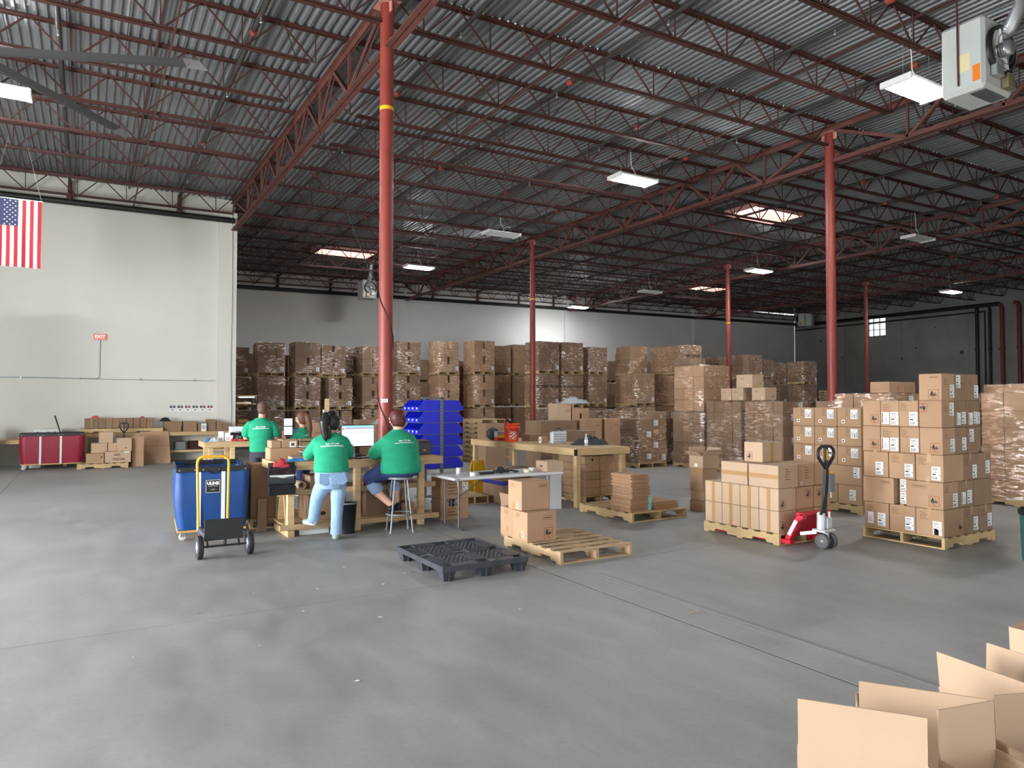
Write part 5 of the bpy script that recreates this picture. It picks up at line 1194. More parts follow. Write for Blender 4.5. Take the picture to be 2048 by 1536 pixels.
def eyes(c,r,yaw,parent):
    c=Vector(c); F=Vector((-math.sin(yaw),math.cos(yaw),0)); L=Vector((-F.y,F.x,0))
    for s_ in (-1,1):
        Fig().ball(c+F*r*.86+L*s_*r*.3+Vector((0,0,r*.08)),r*.1).build('eye',M['white'],parent); Fig().ball(c+F*r*.94+L*s_*r*.3+Vector((0,0,r*.08)),r*.05).build('pupil',M['ink'],parent)
def shoe(parent, heel, toe, mt, sole, name='shoe'):
    h=Vector(heel); t=Vector(toe); d=(t-h)
    o=Fig().limb([h+Vector((0,0,.05)),h+d*.45+Vector((0,0,.045)),t+Vector((0,0,.03))],[.042,.043,.036]).ball(h+d*.2+Vector((0,0,.075)),.043).skinned(name,mt,parent,.008,3)
    s_=MB(); n=14; dn=d.normalized(); r=Vector((dn.y,-dn.x,0)).normalized(); V=[]
    for zz in (0,.022):
        for k in range(n):
            a=2*math.pi*k/n; V.append(tuple(h+d*(.5+.62*math.cos(a))+r*.045*math.sin(a)*(1+.12*math.cos(a))+Vector((0,0,zz+.012))))
    s_.add(V,[tuple(range(n))[::-1],tuple(range(n,2*n))]+[(k,(k+1)%n,n+(k+1)%n,n+k) for k in range(n)]); s_.build('sole',sole,o); return o
def shirt_print(parent,loc,rot,sc=1.0):
    wt=M['white']
    for (s_,sz,dz) in (('Since  1971, 2020',.026,.019),('Empowered Homes Reconnected with Care',.0185,-.012)):
        me=text_mesh(s_,sz*sc,.002,wt); e=Matrix.Rotation(rot[2],3,'Z')@Matrix.Rotation(rot[0],3,'X'); v=e@Vector((0,dz*sc,0)); o=put('shirt_print',me,parent,(loc[0]+v.x,loc[1]+v.y-.03,loc[2]+v.z),rot=e.to_euler()); k=o.modifiers.new('wrap','SHRINKWRAP'); k.target=parent; k.wrap_method='NEAREST_SURFACEPOINT'; k.wrap_mode='ABOVE_SURFACE'; k.offset=.003
# ---- standing woman in jeans, leaning on the bench (local +y = away from the viewer)
def P1():
    X,Y=2.73,9.10; rz=math.radians(-8)
    f=Fig(); hc=(.02,.13,1.525); head(f,hc,.108,math.radians(8),.35)
    f.limb([(0,.05,1.33),(.01,.09,1.44)],[.06,.055]); f.loft([(0,0,.80,.16,.12),(0,0,1.0,.17,.13),(0,.03,1.22,.17,.10),(0,.05,1.34,.09,.065)])
    # arms: shoulder, elbow, wrist
    for s_,el,wr in ((-1,(-.285,.17,1.06),(-.20,.40,1.035)),(1,(.275,.22,1.07),(.17,.42,1.035))):
        f.limb([(s_*.165,.05,1.235),el,wr],[.05,.046,.028]); d=Vector(wr)-Vector(el); f.hand(wr,(d.x,d.y,-.02),-s_,.5)
    # legs inside the jeans
    f.limb([(.085,0,.82),(.08,.02,.45),(.06,-.02,.09)],[.09,.06,.042]); f.limb([(-.085,.0,.82),(-.15,.17,.52),(-.19,.22,.235)],[.09,.06,.042])
    body=f.skinned('person',SKIN1,None,.008,3); body.location=(X,Y,0); body.rotation_euler=(0,0,rz)
    tag(body,'woman with black ponytail in green shirt and light jeans, standing at the computer bench','person'); eyes(hc,.108,math.radians(8),body)
    t=Fig().loft([(0,-.01,.875,.222,.165),(0,-.01,.90,.226,.17),(.0,-.01,.98,.222,.165),(0,.0,1.06,.215,.155),(0,.02,1.15,.218,.15),(0,.04,1.24,.225,.14),(0,.055,1.29,.215,.125),(0,.062,1.325,.185,.108),(0,.07,1.36,.12,.085),(0,.085,1.385,.075,.07)],24)
    for s_,el in ((-1,(-.285,.17,1.06)),(1,(.275,.22,1.07))): 
        a=Vector((s_*.185,.05,1.285)); e=Vector(el); a.z-=.03; a.x*=.93; t.limb([a,a.lerp(e,.45),a.lerp(e,.82)],[.072,.079,.077])
    sh_=t.skinned('shirt',GREEN,body,.010,5)
    shirt_print(sh_,(-.0,-.098,1.235),(math.radians(78),0,0),1.05)
    dn=mat('light_denim',srgb(146,176,206),.85,var=.14,vscale=6,bump=.3,bscale=10)
    j=Fig().loft([(0,-.012,.66,.17,.135),(0,-.015,.74,.205,.16),(0,-.015,.82,.212,.165),(0,-.008,.90,.205,.155),(0,-.005,.925,.198,.15)],22)
    j.limb([(.095,-.01,.72),(.095,.0,.60),(.085,.02,.44),(.075,-.0,.28),(.065,-.02,.10)],[.105,.102,.082,.074,.073]); j.limb([(-.09,.0,.72),(-.125,.09,.62),(-.155,.17,.52),(-.175,.20,.38),(-.19,.22,.25)],[.105,.100,.084,.076,.072])
    je=j.skinned('jeans',dn,body,.009,3)
    for s_,an in ((-1,.05),(1,-.32)):
        b=MB(); w_,h_=.065,.075; c=Vector((s_*.105,-.166 if s_<0 else -.172,.79)); R_=Matrix.Rotation(an,3,'Y')
        V=[c+R_@Vector((a*w_,-.006,d*h_)) for a,d in ((-1,1),(1,1),(1,-.6),(0,-1),(-1,-.6))]; V2=[v+Vector((0,.05,0)) for v in V]
        b.add([tuple(v) for v in V+V2],[tuple(range(5)),tuple(range(5,10))[::-1]]+[(i,(i+1)%5,5+(i+1)%5,5+i) for i in range(5)]); b.build('back_pocket',mat('pocket_denim',srgb(128,158,192),.85,var=.1,vscale=9),je)
    MB().tube([(0,-.163,.90),(0,-.176,.80),(0,-.165,.70)],.004,5).build('seam',mat('seam_denim',srgb(104,132,168),.85),je)
    for p,q in (((.065,-.02,.075),.0),((-.19,.22,.225),.0)): MB().lathe([(.074,0),(.076,.03),(.073,.045)],p,n=18,cap=False).build('cuff',dn,je)
    sn=mat('sneaker_white',srgb(150,164,160),.6,var=.15,vscale=20); so=mat('sole_white',srgb(214,212,206),.6)
    o=shoe(body,(.06,-.05,.0),(.085,.13,.0),sn,so); MB().bbox(.03,.1,.02,.09,.075,.1,.008).build('dark_panel',mat('teal_black',srgb(40,62,62),.6),o)
    o=shoe(body,(-.165,.20,.15),(-.285,.33,.165),sn,so); MB().bbox(-.25,-.19,.23,.29,.225,.25,.008).build('dark_panel',mat('teal_black',srgb(40,62,62),.6),o)
    hm=mat('black_hair',srgb(26,22,24),.35,var=.3,vscale=18,stretch=(6,6,1))
    h_=Fig().ball((.02,.105,1.545),.121,(.90,.98,1.0)).ball((.02,.085,1.50),.112,(.92,.9,1.0)); h_.limb([(-.045,.0,1.60),(-.085,-.045,1.60),(-.105,-.06,1.52),(-.10,-.055,1.42),(-.085,-.065,1.32),(-.075,-.07,1.27)],[.035,.05,.055,.05,.034,.008])
    h_.limb([(-.06,.0,1.45),(-.04,-.04,1.38),(-.03,-.06,1.31)],[.05,.035,.01]); h_.skinned('hair',hm,body,.007,3)
    Fig().ball((.118,.15,1.49),.012).build('earring',M['white'],body)
P1()
# ---- seated woman
def P2():
    X,Y=3.72,9.18; rz=math.radians(4)
    f=Fig(); hc=(-.005,.12,1.545); head(f,hc,.108,math.radians(28),.25)
    f.limb([(0,.06,1.34),(0,.09,1.46)],[.07,.062]); f.loft([(0,0,.80,.18,.15),(0,0,1.0,.2,.16),(0,.03,1.2,.19,.12),(0,.05,1.35,.09,.075)])
    for s_,el,wr in ((-1,(-.335,.17,1.045),(-.22,.40,1.12)),(1,(.315,.25,1.05),(.2,.45,1.06))):
        f.limb([(s_*.165,.05,1.225),el,wr],[.06,.056,.032]); d=Vector(wr)-Vector(el); f.hand(wr,(d.x,d.y,d.z),-s_,.6)
    f.limb([(-.1,.02,.83),(-.30,.30,.72),(-.235,.20,.52),(-.09,.10,.36)],[.1,.07,.062,.042]); f.limb([(.1,.05,.83),(.08,.42,.74),(.055,.28,.5),(.03,.18,.35)],[.1,.07,.062,.042])
    body=f.skinned('person',SKIN2,None,.008,3); body.location=(X,Y,0); body.rotation_euler=(0,0,rz)
    tag(body,'woman with reddish tied-up hair in green shirt, sitting on the metal stool','person'); eyes(hc,.108,math.radians(28),body)
    t=Fig().loft([(.0,-.03,.805,.285,.20),(0,-.03,.84,.295,.215),(0,-.02,.92,.292,.215),(0,-.01,1.02,.278,.20),(0,.01,1.12,.265,.185),(0,.03,1.22,.25,.165),(0,.045,1.285,.235,.15),(0,.052,1.325,.20,.13),(0,.06,1.365,.135,.1),(0,.075,1.40,.08,.078)],26)
    for s_,el in ((-1,(-.335,.17,1.045)),(1,(.315,.25,1.05))):
        a=Vector((s_*.2,.05,1.285)); e=Vector(el); a.z-=.045; a.x*=.92; t.limb([a,a.lerp(e,.5),a.lerp(e,.85)],[.085,.096,.093])
    sh_=t.skinned('shirt',GREEN,body,.011,5); shirt_print(sh_,(.01,-.118,1.245),(math.radians(76),0,0),1.0)
    dn=mat('dark_denim',srgb(44,62,112),.85,var=.12,vscale=6,bump=.2,bscale=10)
    j=Fig().loft([(0,0,.765,.25,.20),(0,-.005,.80,.268,.215),(0,0,.86,.262,.205),(0,0,.9,.25,.19)],24); j.limb([(-.11,.03,.845),(-.2,.17,.81),(-.30,.31,.72)],[.125,.125,.105]); j.limb([(-.30,.31,.72),(-.265,.25,.61)],[.105,.095]); j.limb([(.1,.06,.845),(.085,.44,.74)],[.125,.095]); j.limb([(.085,.44,.74),(.065,.33,.57)],[.095,.085]); je=j.skinned('capri_jeans',dn,body,.010,3)
    cf=mat('cuff_denim',srgb(146,170,204),.85)
    Fig().limb([(-.275,.265,.63),(-.25,.225,.575)],[.1,.095]).skinned('cuff',cf,je,.009,2); Fig().limb([(.068,.35,.60),(.06,.31,.545)],[.09,.086]).skinned('cuff',cf,je,.009,2)
    bs=mat('black_shoe',srgb(34,33,35),.6); shoe(body,(-.115,.07,.262),(.04,.18,.262),bs,M['black']); shoe(body,(.035,.12,.262),(.055,.30,.262),bs,M['black'])
    hm=mat('auburn_hair',srgb(84,38,36),.4,var=.35,vscale=20,stretch=(5,5,1)); h_=Fig().ball((.0,.10,1.56),.121,(.92,1.0,1.02)).ball((.01,.085,1.52),.112,(.95,.92,1.0)).ball((.015,.06,1.645),.05,(1.2,1,.7)); h_.skinned('hair',hm,body,.007,3)
    MB().tube([(.02+.05*math.cos(2*math.pi*k/14),.03+.0*k,1.635+.028*math.sin(2*math.pi*k/14)) for k in range(14)],.008,5,closed=True).build('hair_clip',mat('clip_brown',srgb(150,100,80),.4),body)
    g=MB(); 
P2()
# ---- standing man at the far bench
def P3():
    X,Y=2.66,13.1; rz=math.radians(-12)
    f=Fig(); hc=(.03,.07,1.665); head(f,hc,.108,math.radians(-18),.2); f.limb([(.01,.03,1.46),(.02,.05,1.57)],[.062,.058]); f.loft([(0,0,.92,.15,.1),(0,0,1.1,.16,.11),(0,.01,1.36,.19,.11),(0,.02,1.49,.09,.07)])
    for s_ in (-1,1): f.limb([(s_*.16,.01,1.36),(s_*.255,.06,1.15),(s_*.08,.26,1.10)],[.055,.043,.03]); f.hand((s_*.08,.26,1.10),(-s_*.8,.3,0),s_,.7)
    for s_ in (-1,1): f.limb([(s_*.09,0,.9),(s_*.1,.02,.5),(s_*.11,-.01,.08)],[.085,.06,.042])
    body=f.skinned('person',SKIN3,None,.009,3); body.location=(X,Y,0); body.rotation_euler=(0,0,rz); tag(body,'man with short brown hair in green shirt, standing at the far bench','person'); eyes(hc,.108,math.radians(-18),body)
    t=Fig().loft([(0,0,.90,.185,.135),(0,0,.98,.19,.135),(0,0,1.12,.19,.13),(0,.005,1.28,.215,.135),(0,.01,1.38,.225,.13),(0,.015,1.425,.195,.115),(0,.02,1.46,.14,.095),(0,.03,1.505,.075,.07)],24)
    for s_ in (-1,1): t.limb([(s_*.18,.01,1.385),(s_*.23,.03,1.31),(s_*.25,.05,1.22)],[.068,.076,.076])
    sh_=t.skinned('shirt',GREEN,body,.011,5); shirt_print(sh_,(0,-.125,1.33),(math.radians(85),0,0),.95)
    j=Fig().loft([(0,0,.8,.175,.13),(0,0,.94,.17,.125)]); 
    for s_ in (-1,1): j.limb([(s_*.09,0,.85),(s_*.1,.02,.5),(s_*.11,-.01,.1)],[.1,.08,.07])
    j.skinned('trousers',mat('khaki_dark',srgb(58,58,66),.85),body,.011,3)
    for s_ in (-1,1): shoe(body,(s_*.11,-.05,0),(s_*.12,.14,0),M['black'],M['rubber'])
    hm=mat('brown_hair',srgb(92,66,50),.6,var=.25,vscale=40); Fig().ball((.028,.055,1.695),.113,(.86,.95,.92)).ball((.025,.02,1.655),.098,(.9,.85,1.0)).skinned('hair',hm,body,.007,3)
P3()
# ---- far woman with the long ponytail
def P4():
    X,Y=3.52,13.45; rz=math.radians(38)
    f=Fig(); hc=(0,.07,1.475); head(f,hc,.105,math.radians(20),.25); f.limb([(0,.03,1.28),(0,.05,1.38)],[.052,.048]); f.loft([(0,0,.8,.13,.1),(0,0,1.0,.14,.1),(0,.01,1.2,.16,.1),(0,.02,1.3,.08,.06)])
    for s_,wr in ((-1,(-.1,.42,1.06)),(1,(.12,.40,1.06))): f.limb([(s_*.12,.02,1.18),(s_*.21,.14,1.02),wr],[.044,.038,.026]); f.hand(wr,(-s_*.1,1,0),-s_,.5)
    for s_ in (-1,1): f.limb([(s_*.08,0,.85),(s_*.09,.02,.45),(s_*.1,-.01,.08)],[.08,.055,.04])
    body=f.skinned('person',SKIN2,None,.009,3); body.location=(X,Y,0); body.rotation_euler=(0,0,rz); tag(body,'woman with long brown ponytail in green shirt at the far laptop','person'); eyes(hc,.105,math.radians(20),body)
    t=Fig().loft([(0,0,.82,.165,.13),(0,0,.95,.165,.125),(0,.005,1.1,.17,.12),(0,.01,1.2,.175,.115),(0,.02,1.26,.13,.09),(0,.03,1.31,.065,.06)],22)
    for s_ in (-1,1): t.limb([(s_*.14,.02,1.205),(s_*.195,.10,1.07)],[.06,.066])
    sh_=t.skinned('shirt',GREEN,body,.011,5); shirt_print(sh_,(0,-.105,1.17),(math.radians(84),0,0),.8)
    j=Fig().loft([(0,0,.72,.16,.12),(0,0,.86,.155,.115)])
    for s_ in (-1,1): j.limb([(s_*.08,0,.78),(s_*.09,.02,.45),(s_*.1,-.01,.1)],[.095,.07,.06])
    j.skinned('jeans',mat('dark_denim',srgb(44,62,112),.85),body,.011,3)
    for s_ in (-1,1): shoe(body,(s_*.1,-.05,0),(s_*.11,.12,0),M['white'],M['rubber'])
    hm=mat('chestnut_hair',srgb(112,72,48),.45,var=.3,vscale=22,stretch=(5,5,1)); h_=Fig().ball((0,.05,1.495),.114,(.92,.98,.98)).ball((0,.03,1.45),.1,(.92,.88,1)); h_.limb([(.0,-.03,1.54),(.0,-.07,1.50),(.01,-.09,1.4),(.015,-.105,1.28),(.015,-.115,1.08)],[.045,.055,.058,.055,.015]); h_.skinned('hair',hm,body,.007,3)
    g=MB().tube([(-.106,.09,1.50),(-.112,.06,1.47),(-.108,.05,1.43)],.006,5).build('earpiece',M['white'],body)
P4()
# ================================================================ lamps, heaters, fan, flag, wall fittings
def lamp(x,y,z,on,label,name='high_bay_lamp',hang=True):
    t=thing(name,label,'lamp',(x,y,z)); wm=M['white']; L,W=1.22,.52
    MB().bbox(-L/2,L/2,-W/2,W/2,.03,.075,.004).build('housing',wm,t)
    for s_ in (-1,1): MB().bbox(s_*L/2-.03,s_*L/2+.03,-W/2-.01,W/2+.01,-.02,.085,.004).build('end_cap',wm,t)
    for k in range(4):
        y0=-W/2+.065+k*.13
        MB().tube([(-L/2+.04,y0,0),(L/2-.04,y0,0)],.024 if on else .016,10).build('tube',(M['tube'] if hang else M['tube_soft']) if on else M['tube_off'],t)
    for s_ in ((-1,1) if hang else ()): MB().tube([(s_*.4,0,.08),(s_*.4,0,deckz(x)-z-.3)],.004,5).build('hanger',M['galv'],t)
    if hang: MB().tube([(.1,0,.08),(.12,.05,.25),(.02,.08,.4),(0,.1,deckz(x)-z-.2)],.008,6).build('power_cord',M['white'],t)
    return t
LAMPW=270
lamp(12.2,6.75,7.15,True,'lit high bay lamp beside the unit heater at upper right')
lamp(12.03,13.94,7.5,True,'lit high bay lamp in mid ceiling between the two nearest columns')
lamp(12.06,20.77,7.5,False,'unlit high bay lamp left of the middle column')
lamp(12.02,27.7,7.5,True,'lit high bay lamp just right of the thick red column')
lamp(25.0,34.0,7.45,True,'small lit lamp near the back wall, mid picture')
lamp(25.05,20.8,7.5,True,'lit high bay lamp left of the right-hand column')
lamp(38.3,19.6,7.5,True,'far lit lamp before the concrete wall at right')
lamp(24.9,13.8,7.5,False,'unlit high bay lamp right of the right-hand column')
lamp(25.0,27.7,7.5,False,'small unlit lamp hanging in the dark rear ceiling')
lamp(-1.6,15.9,7.5,True,'lit lamp at the left picture edge under the fan')
lamp(4.62,25.1,1.96,True,'small lit work lamp on the rack past the white wall','work_lamp',False).scale=(.4,.4,.4)
def heater(x,y,z,s_,rot,label,det=True):
    t=thing('unit_heater',label,'heater',(x,y,z),rot); t.scale=(s_,s_,s_)
    gm2=mat('heater_grey',srgb(196,200,196),.45,var=.03)
    MB().bbox(-.35,.35,-.4,.45,-.45,.45,.05).build('cabinet',gm2,t)
    for k in range(9): MB().box(-.25,.25,.1+.035*k,.11+.035*k,-.46,-.449).build('louver',mat('dark_slot',srgb(90,94,92),.6),t)
    MB().box(-.02,.02,-.402,-.4,-.45,.45).build('panel_seam',mat('dark_slot',srgb(90,94,92),.6),t)
    MB().box(-.353,-.351,-.02,.2,-.2,.02).build('cream_label',mat('cream',srgb(226,216,170),.6),t); MB().box(-.353,-.351,.24,.38,-.36,-.16).build('orange_label',mat('orange_sticker',srgb(240,130,30),.5),t)
    MB().tube([(-.375,-.02,1.2),(-.375,-.02,-.36)],.016,8).build('gas_pipe',mat('brown_pipe',srgb(92,48,38),.5),t)
    f=MB().lathe([(.30,.45),(.30,.56),(.27,.56),(.27,.45)],(0,0,.05),'y',28,cap=False).build('fan_shroud',M['black'],t)
    MB().lathe([(.001,.5),(.09,.5),(.09,.7),(.001,.7)],(0,0,.05),'y',18).build('fan_motor',M['galv'],f)
    for k in range(4):
        a=math.pi/2*k+.4; MB().obox((.08*math.cos(a),.5,.05+.08*math.sin(a)),(.25*math.cos(a),.5,.05+.25*math.sin(a)),.02,.14,up=(0,1,.6)).build('fan_blade',M['galv'],f)
    for r_ in (.12,.19,.26): MB().tube([(r_*math.cos(2*math.pi*k/24),.6,.05+r_*math.sin(2*math.pi*k/24)) for k in range(24)],.005,5,closed=True).build('guard_ring',M['steel'],f)
    MB().tube([(.1,.46,.3),(.1,.62,.36),(.1,.8,.55),(.1,.84,1.2)],.105,16).build('flue_duct',M['galv'],t)
    MB().bbox(.05,.22,.46,.6,-.4,-.22,.01).build('gas_valve',mat('brass_grey',srgb(150,138,110),.4,.5),t); MB().bbox(-.2,-.02,.46,.58,-.3,-.1,.01).build('control_box',M['galv'],t)
    return t
# ---------------------------------------------------------------- big ceiling fan
fn=thing('ceiling_fan','huge dark ceiling fan, two long blades reaching in at upper left','fan',(-1.37,11.05,6.2)); dkm=mat('fan_grey',srgb(52,51,51),.5,.1)
MB().lathe([(.18,-.1),(.22,-.06),(.22,.06),(.12,.14)],n=24).build('hub',dkm,fn); MB().tube([(0,0,.1),(0,0,2.0)],.05,12).build('drop_rod',dkm,fn)
for k in range(5):
    a=math.radians(-23.4+72*k); 
    b=MB(); L=2.62; n=2
    prof=[(-.085,.022),(-.03,.02),(.03,.004),(.085,-.022),(.03,-.014),(-.03,.004)]
    V=[(.2,p[0],p[1]) for p in prof]+[(L,p[0],p[1]) for p in prof]; m_=len(prof)
    b.add(V,[tuple(range(m_))[::-1],tuple(range(m_,2*m_))]+[(i,(i+1)%m_,m_+(i+1)%m_,m_+i) for i in range(m_)])
    o=b.build('blade',dkm,fn); o.rotation_euler=(0,0,a)
    wgl=MB(); wgl.add([(L,-.085,.026),(L,.085,-.018),(L+.28,.07,-.05),(L+.2,-.06,.02),(L,-.085,.016),(L,.085,-.028),(L+.28,.07,-.06),(L+.2,-.06,.01)],[(0,1,2,3),(7,6,5,4),(0,4,5,1),(1,5,6,2),(2,6,7,3),(3,7,4,0)]); wgl.build('winglet',mat('winglet_grey',srgb(88,86,84),.5),o)
# ---------------------------------------------------------------- flag, hung vertically
fg=thing('flag','stars and stripes flag hanging vertically at the left picture edge','flag',(-1.86,19.0,6.28)); fw_=.93; fhh=1.5; z1=0
rm_=mat('flag_red',srgb(160,20,34),.7); wm_=mat('flag_white',srgb(214,212,210),.7); bm2=mat('flag_blue',srgb(28,34,72),.7)
def wav(x,z): return .02*math.sin(x*14+z*2)+.012*math.sin(z*6+x*5)
def strip(x0,x1,za,zb_,mt,nm,off=0.0):
    b=MB(); nx_,nz_=2,16; V=[]
    for side in (0,.004):
        for i in range(nx_+1):
            for k in range(nz_+1):
                x=x0+(x1-x0)*i/nx_; z=za+(zb_-za)*k/nz_; V.append((x,wav(x,z)-off+side,z))
    n_=(nx_+1)*(nz_+1)
    F=[]
    for s_ in (0,n_): F+=[(s_+i*(nz_+1)+k,s_+(i+1)*(nz_+1)+k,s_+(i+1)*(nz_+1)+k+1,s_+i*(nz_+1)+k+1) for i in range(nx_) for k in range(nz_)]
    b.add(V,F,0,True); return b.build(nm,mt,fg,fix=False)
for i in range(13):
    x0=fw_*i/13; x1=fw_*(i+1)/13; mt=rm_ if i%2==0 else wm_
    strip(x0,x1,-fhh,0 if i>=7 else -.6,mt,'stripe')
ca_=strip(0,fw_*7/13,-.6,0,bm2,'canton')
for r_ in range(11):
    n_=5 if r_%2==0 else 4
    for c_ in range(n_):
        zz=-.6*(r_+.7)/11.4-.01; xx=fw_*7/13*((c_+.5+(0 if n_==5 else .5))/5)
        b=MB(); R_=.021
        pts=[(xx+(R_ if i%2==0 else R_*.4)*math.sin(math.pi*i/5),wav(xx,zz)-.006,zz+(R_ if i%2==0 else R_*.4)*math.cos(math.pi*i/5)) for i in range(10)]
        b.add(pts,[tuple(range(10))]); b.build('star',wm_,ca_,fix=False)
MB().tube([(-.02,.01,.01),(fw_+.02,.01,.01)],.012,8).build('header_rod',M['white'],fg); MB().tube([(0,.01,.0),(.3,.01,1.4)],.002,4).build('hanging_cord',M['white'],fg); MB().tube([(fw_,.01,.0),(.6,.01,1.4)],.002,4).build('hanging_cord',M['white'],fg)
heater(12.0,5.72,7.13,1.0,0,'large grey unit heater with a silver flue at upper right').scale=(1.27,-.75,1.25)
heater(11.6,33.0,7.25,1.0,math.radians(180),'small distant unit heater half behind the thick red column')
heater(46.2,34.0,8.0,1.1,math.radians(20),'dim unit heater in the far corner of the hall')
# ---------------------------------------------------------------- exit sign, conduit, posters
ex=thing('exit_sign','red lit exit sign on the white wall','sign',(.14,YL-.06,3.63)); MB().bbox(0,.34,0,.06,0,.18,.008).build('sign_case',mat('sign_case',srgb(206,190,184),.5),ex); MB().box(.015,.325,-.004,-.001,.015,.165).build('sign_face',mat('exit_red',srgb(226,66,60),.5,emit=((1,.12,.09),.7)),ex); put('lettering',text_mesh('EXIT',.13,.004,mat('exit_letters',srgb(250,190,180),.5,emit=((1,.5,.45),.9))),ex,(.17,-.006,.09),rot=face_rot('-y'))
cd=thing('conduit','thin grey conduit along the white wall up to the exit sign','conduit',(0,YL-.025,0)); MB().tube([(XW,0,2.52),(.2,0,2.48),(.27,0,2.5),(.31,0,2.56),(.31,0,3.62)],.017,8).build('conduit_run',M['galv'],cd); MB().tube([(.2,0,2.47),(3.5,0,2.47)],.009,6).build('thin_cable',M['galv'],cd)
for x in (-1.6,-.2,1.4,2.9): MB().box(x-.02,x+.02,-.02,.02,2.44,2.52).build('clip',M['steel'],cd)
wv=thing('wall_wire','thin black wire hanging down the end of the white wall','wire',(3.95,YL-.16,0)); MB().tube([(0,0,8.1),(.02,0,5),(-.01,0,3),(.03,0,1.5),(.02,0,1.0)],.006,5).build('wire_run',M['black'],wv)
for k in range(6):
    p=thing('poster','white notice sheet with small photos, %s of six on the wall'%['first','second','third','fourth','fifth','sixth'][k],'notice',(2.18+.215*k,YL-.006,1.5)); MB().box(0,.205,0,.003,0,.235).build('sheet',M['paper'],p)
    for j in range(2): MB().box(.02+.09*j,.09+.09*j,-.002,0,.11,.18).build('photo',mat('photo_%d_%d'%(k%3,j),srgb(60+40*(k%3),60+20*j,70),.5),p)
    MB().box(.02,.18,-.002,0,.2,.21).build('caption',M['brownink'],p); MB().box(.08,.12,-.002,0,.04,.07).build('photo',M['brownink'],p)
# ---------------------------------------------------------------- along the white wall
lb=bench(-.2,3.9,23.35,24.05,.90,'long timber bench along the white wall with cartons on it',(0,1.9,3.75),shelves=((.35,0),))
lt=bench(-3.2,-.35,23.4,24.05,.76,'low bench at the left end of the white wall',(-2.9,-.5))
pallet(-.15,23.36,'pallet lying on the wall bench under a row of small cartons',L=2.1,W=.62,z=.9,along='x')
for k in range(10): carton(-.05+.176*k,23.5,1.044,.165,.25,.285,'narrow brown carton in the row on the wall bench, number %s from the left'%['one','two','three','four','five','six','seven','eight','nine','ten'][k],'card3',[('-y','lines',0,.05,.09,.08)],'row of narrow cartons on the wall bench')
for k,(x,w_,h_,nm) in enumerate(((2.0,.46,.31,'right of the narrow ones, first large'),(2.52,.38,.31,'second large'),(2.93,.16,.22,'small dim'),(3.2,.24,.36,'with red print'),(3.46,.17,.29,'dim tall'),(3.64,.18,.22,'last small'))):
    carton(x,23.55,.9,w_,.4,h_,'carton on the wall bench, %s'%nm,'card3',[('-y','lines',0,.05,.1,.06)] if k in(1,3) else [])
heap(2.05,23.75,1.21,.16,.1,.1,'black bag on a carton on the wall bench',mat('black_cloth',srgb(30,30,34),.9),'bag',17,'bag'); heap(.22,23.6,1.33,.12,.08,.06,'pink bag on the narrow cartons, left one',mat('pink_bag',srgb(222,96,96),.6),'bag',18,'bag'); heap(1.42,23.6,1.33,.07,.05,.04,'small pink bag on the narrow cartons, right one',mat('pink_bag',srgb(222,96,96),.6),'bag',19,'bag')
o=thing('round_print_box','white box with a grey ring print on the wall bench','box',(3.02,23.45,.9)); MB().bbox(0,.14,0,.1,0,.24,.004).build('box_body',M['white'],o); MB().lathe([(.05,0),(.05,-.002),(.03,-.002),(.03,0)],(.07,-.001,.13),'y',20,cap=False).build('ring_print',mat('ring_grey',srgb(120,124,140),.6),o)
for k,(x,z,w_,c,nm) in enumerate(((2.7,.35,.5,(60,26,32),'dark red bundle'),(3.2,.35,.4,(178,140,96),'pale carton'),(2.3,.35,.3,(120,124,124),'grey plastic box'))):
    o=MB().bbox(x,x+w_,23.5,23.9,z,z+.25,.02).build('shelf_item',mat('shelf_item_%d'%k,srgb(*c),.8)); tag(o,nm+' on the lower shelf of the wall bench','shelf item')
sh=MB(); sh.add([(1.30,23.05,0),(2.14,23.05,0),(2.10,23.32,.93),(1.34,23.32,.93),(1.30,23.06,0),(2.14,23.06,0),(2.10,23.33,.93),(1.34,23.33,.93)],[(0,1,2,3),(7,6,5,4),(0,4,5,1),(1,5,6,2),(2,6,7,3),(3,7,4,0)])
o=sh.build('flat_cardboard',M['card']); tag(o,'large flat cardboard panel leaning on the wall bench','cardboard'); MB().box(1.32,2.12,23.17,23.175,.5,.505).build('crease',M['brownink'],o)
rc=basket('red_basket','long red vinyl cart with white straps beside the white wall',-1.50,22.55,1.44,.7,.16,.95,srgb(140,20,46),(.46,.92),rim=.07)
o=MB().tube([(-.6,23.2,.9),(-.75,23.28,1.42)],.018,8).build('broom_stick',M['rubber']); tag(o,'dark stick leaning above the red cart','stick')
wbx=thing('patterned_box','white box with black looping print behind the red cart','box',(-1.25,23.45,.76)); MB().bbox(0,.66,0,.3,0,.28,.004).build('box_body',M['white'],wbx)
for k,x in enumerate((.1,.35,.5)): MB().tube([(x+.06*math.cos(2*math.pi*i/14),-.003,.13+.07*math.sin(2*math.pi*i/14)) for i in range(14)],.008,5,closed=True).build('loop_print',M['ink'],wbx)
lpz=.142
pl_=pallet(-.2,22.05,'pallet beside the red cart with a few cartons and a hand pallet truck',L=1.2,W=1.0,along='x')
carton(.0,22.08,lpz,.42,.36,.26,'carton at the front left of the pallet beside the red cart','card',[('-y','blot',.15,.04,.04,.05)])
nt_=carton(.44,22.1,lpz,.62,.3,.30,'long carton reading NO TOCAR by hand','card2',[('-y','text',-.02,.06,.1,.085,0,'NO'),('-y','text',.02,-.06,.1,.085,0,'TOCAR'),('-y','dot',.2,.13,.12,.03)])
carton(.12,22.45,lpz,.38,.36,.52,'tall carton behind on the pallet beside the red cart, left','card2'); carton(.52,22.45,lpz,.3,.36,.52,'tall carton behind on the pallet beside the red cart, middle','card2')
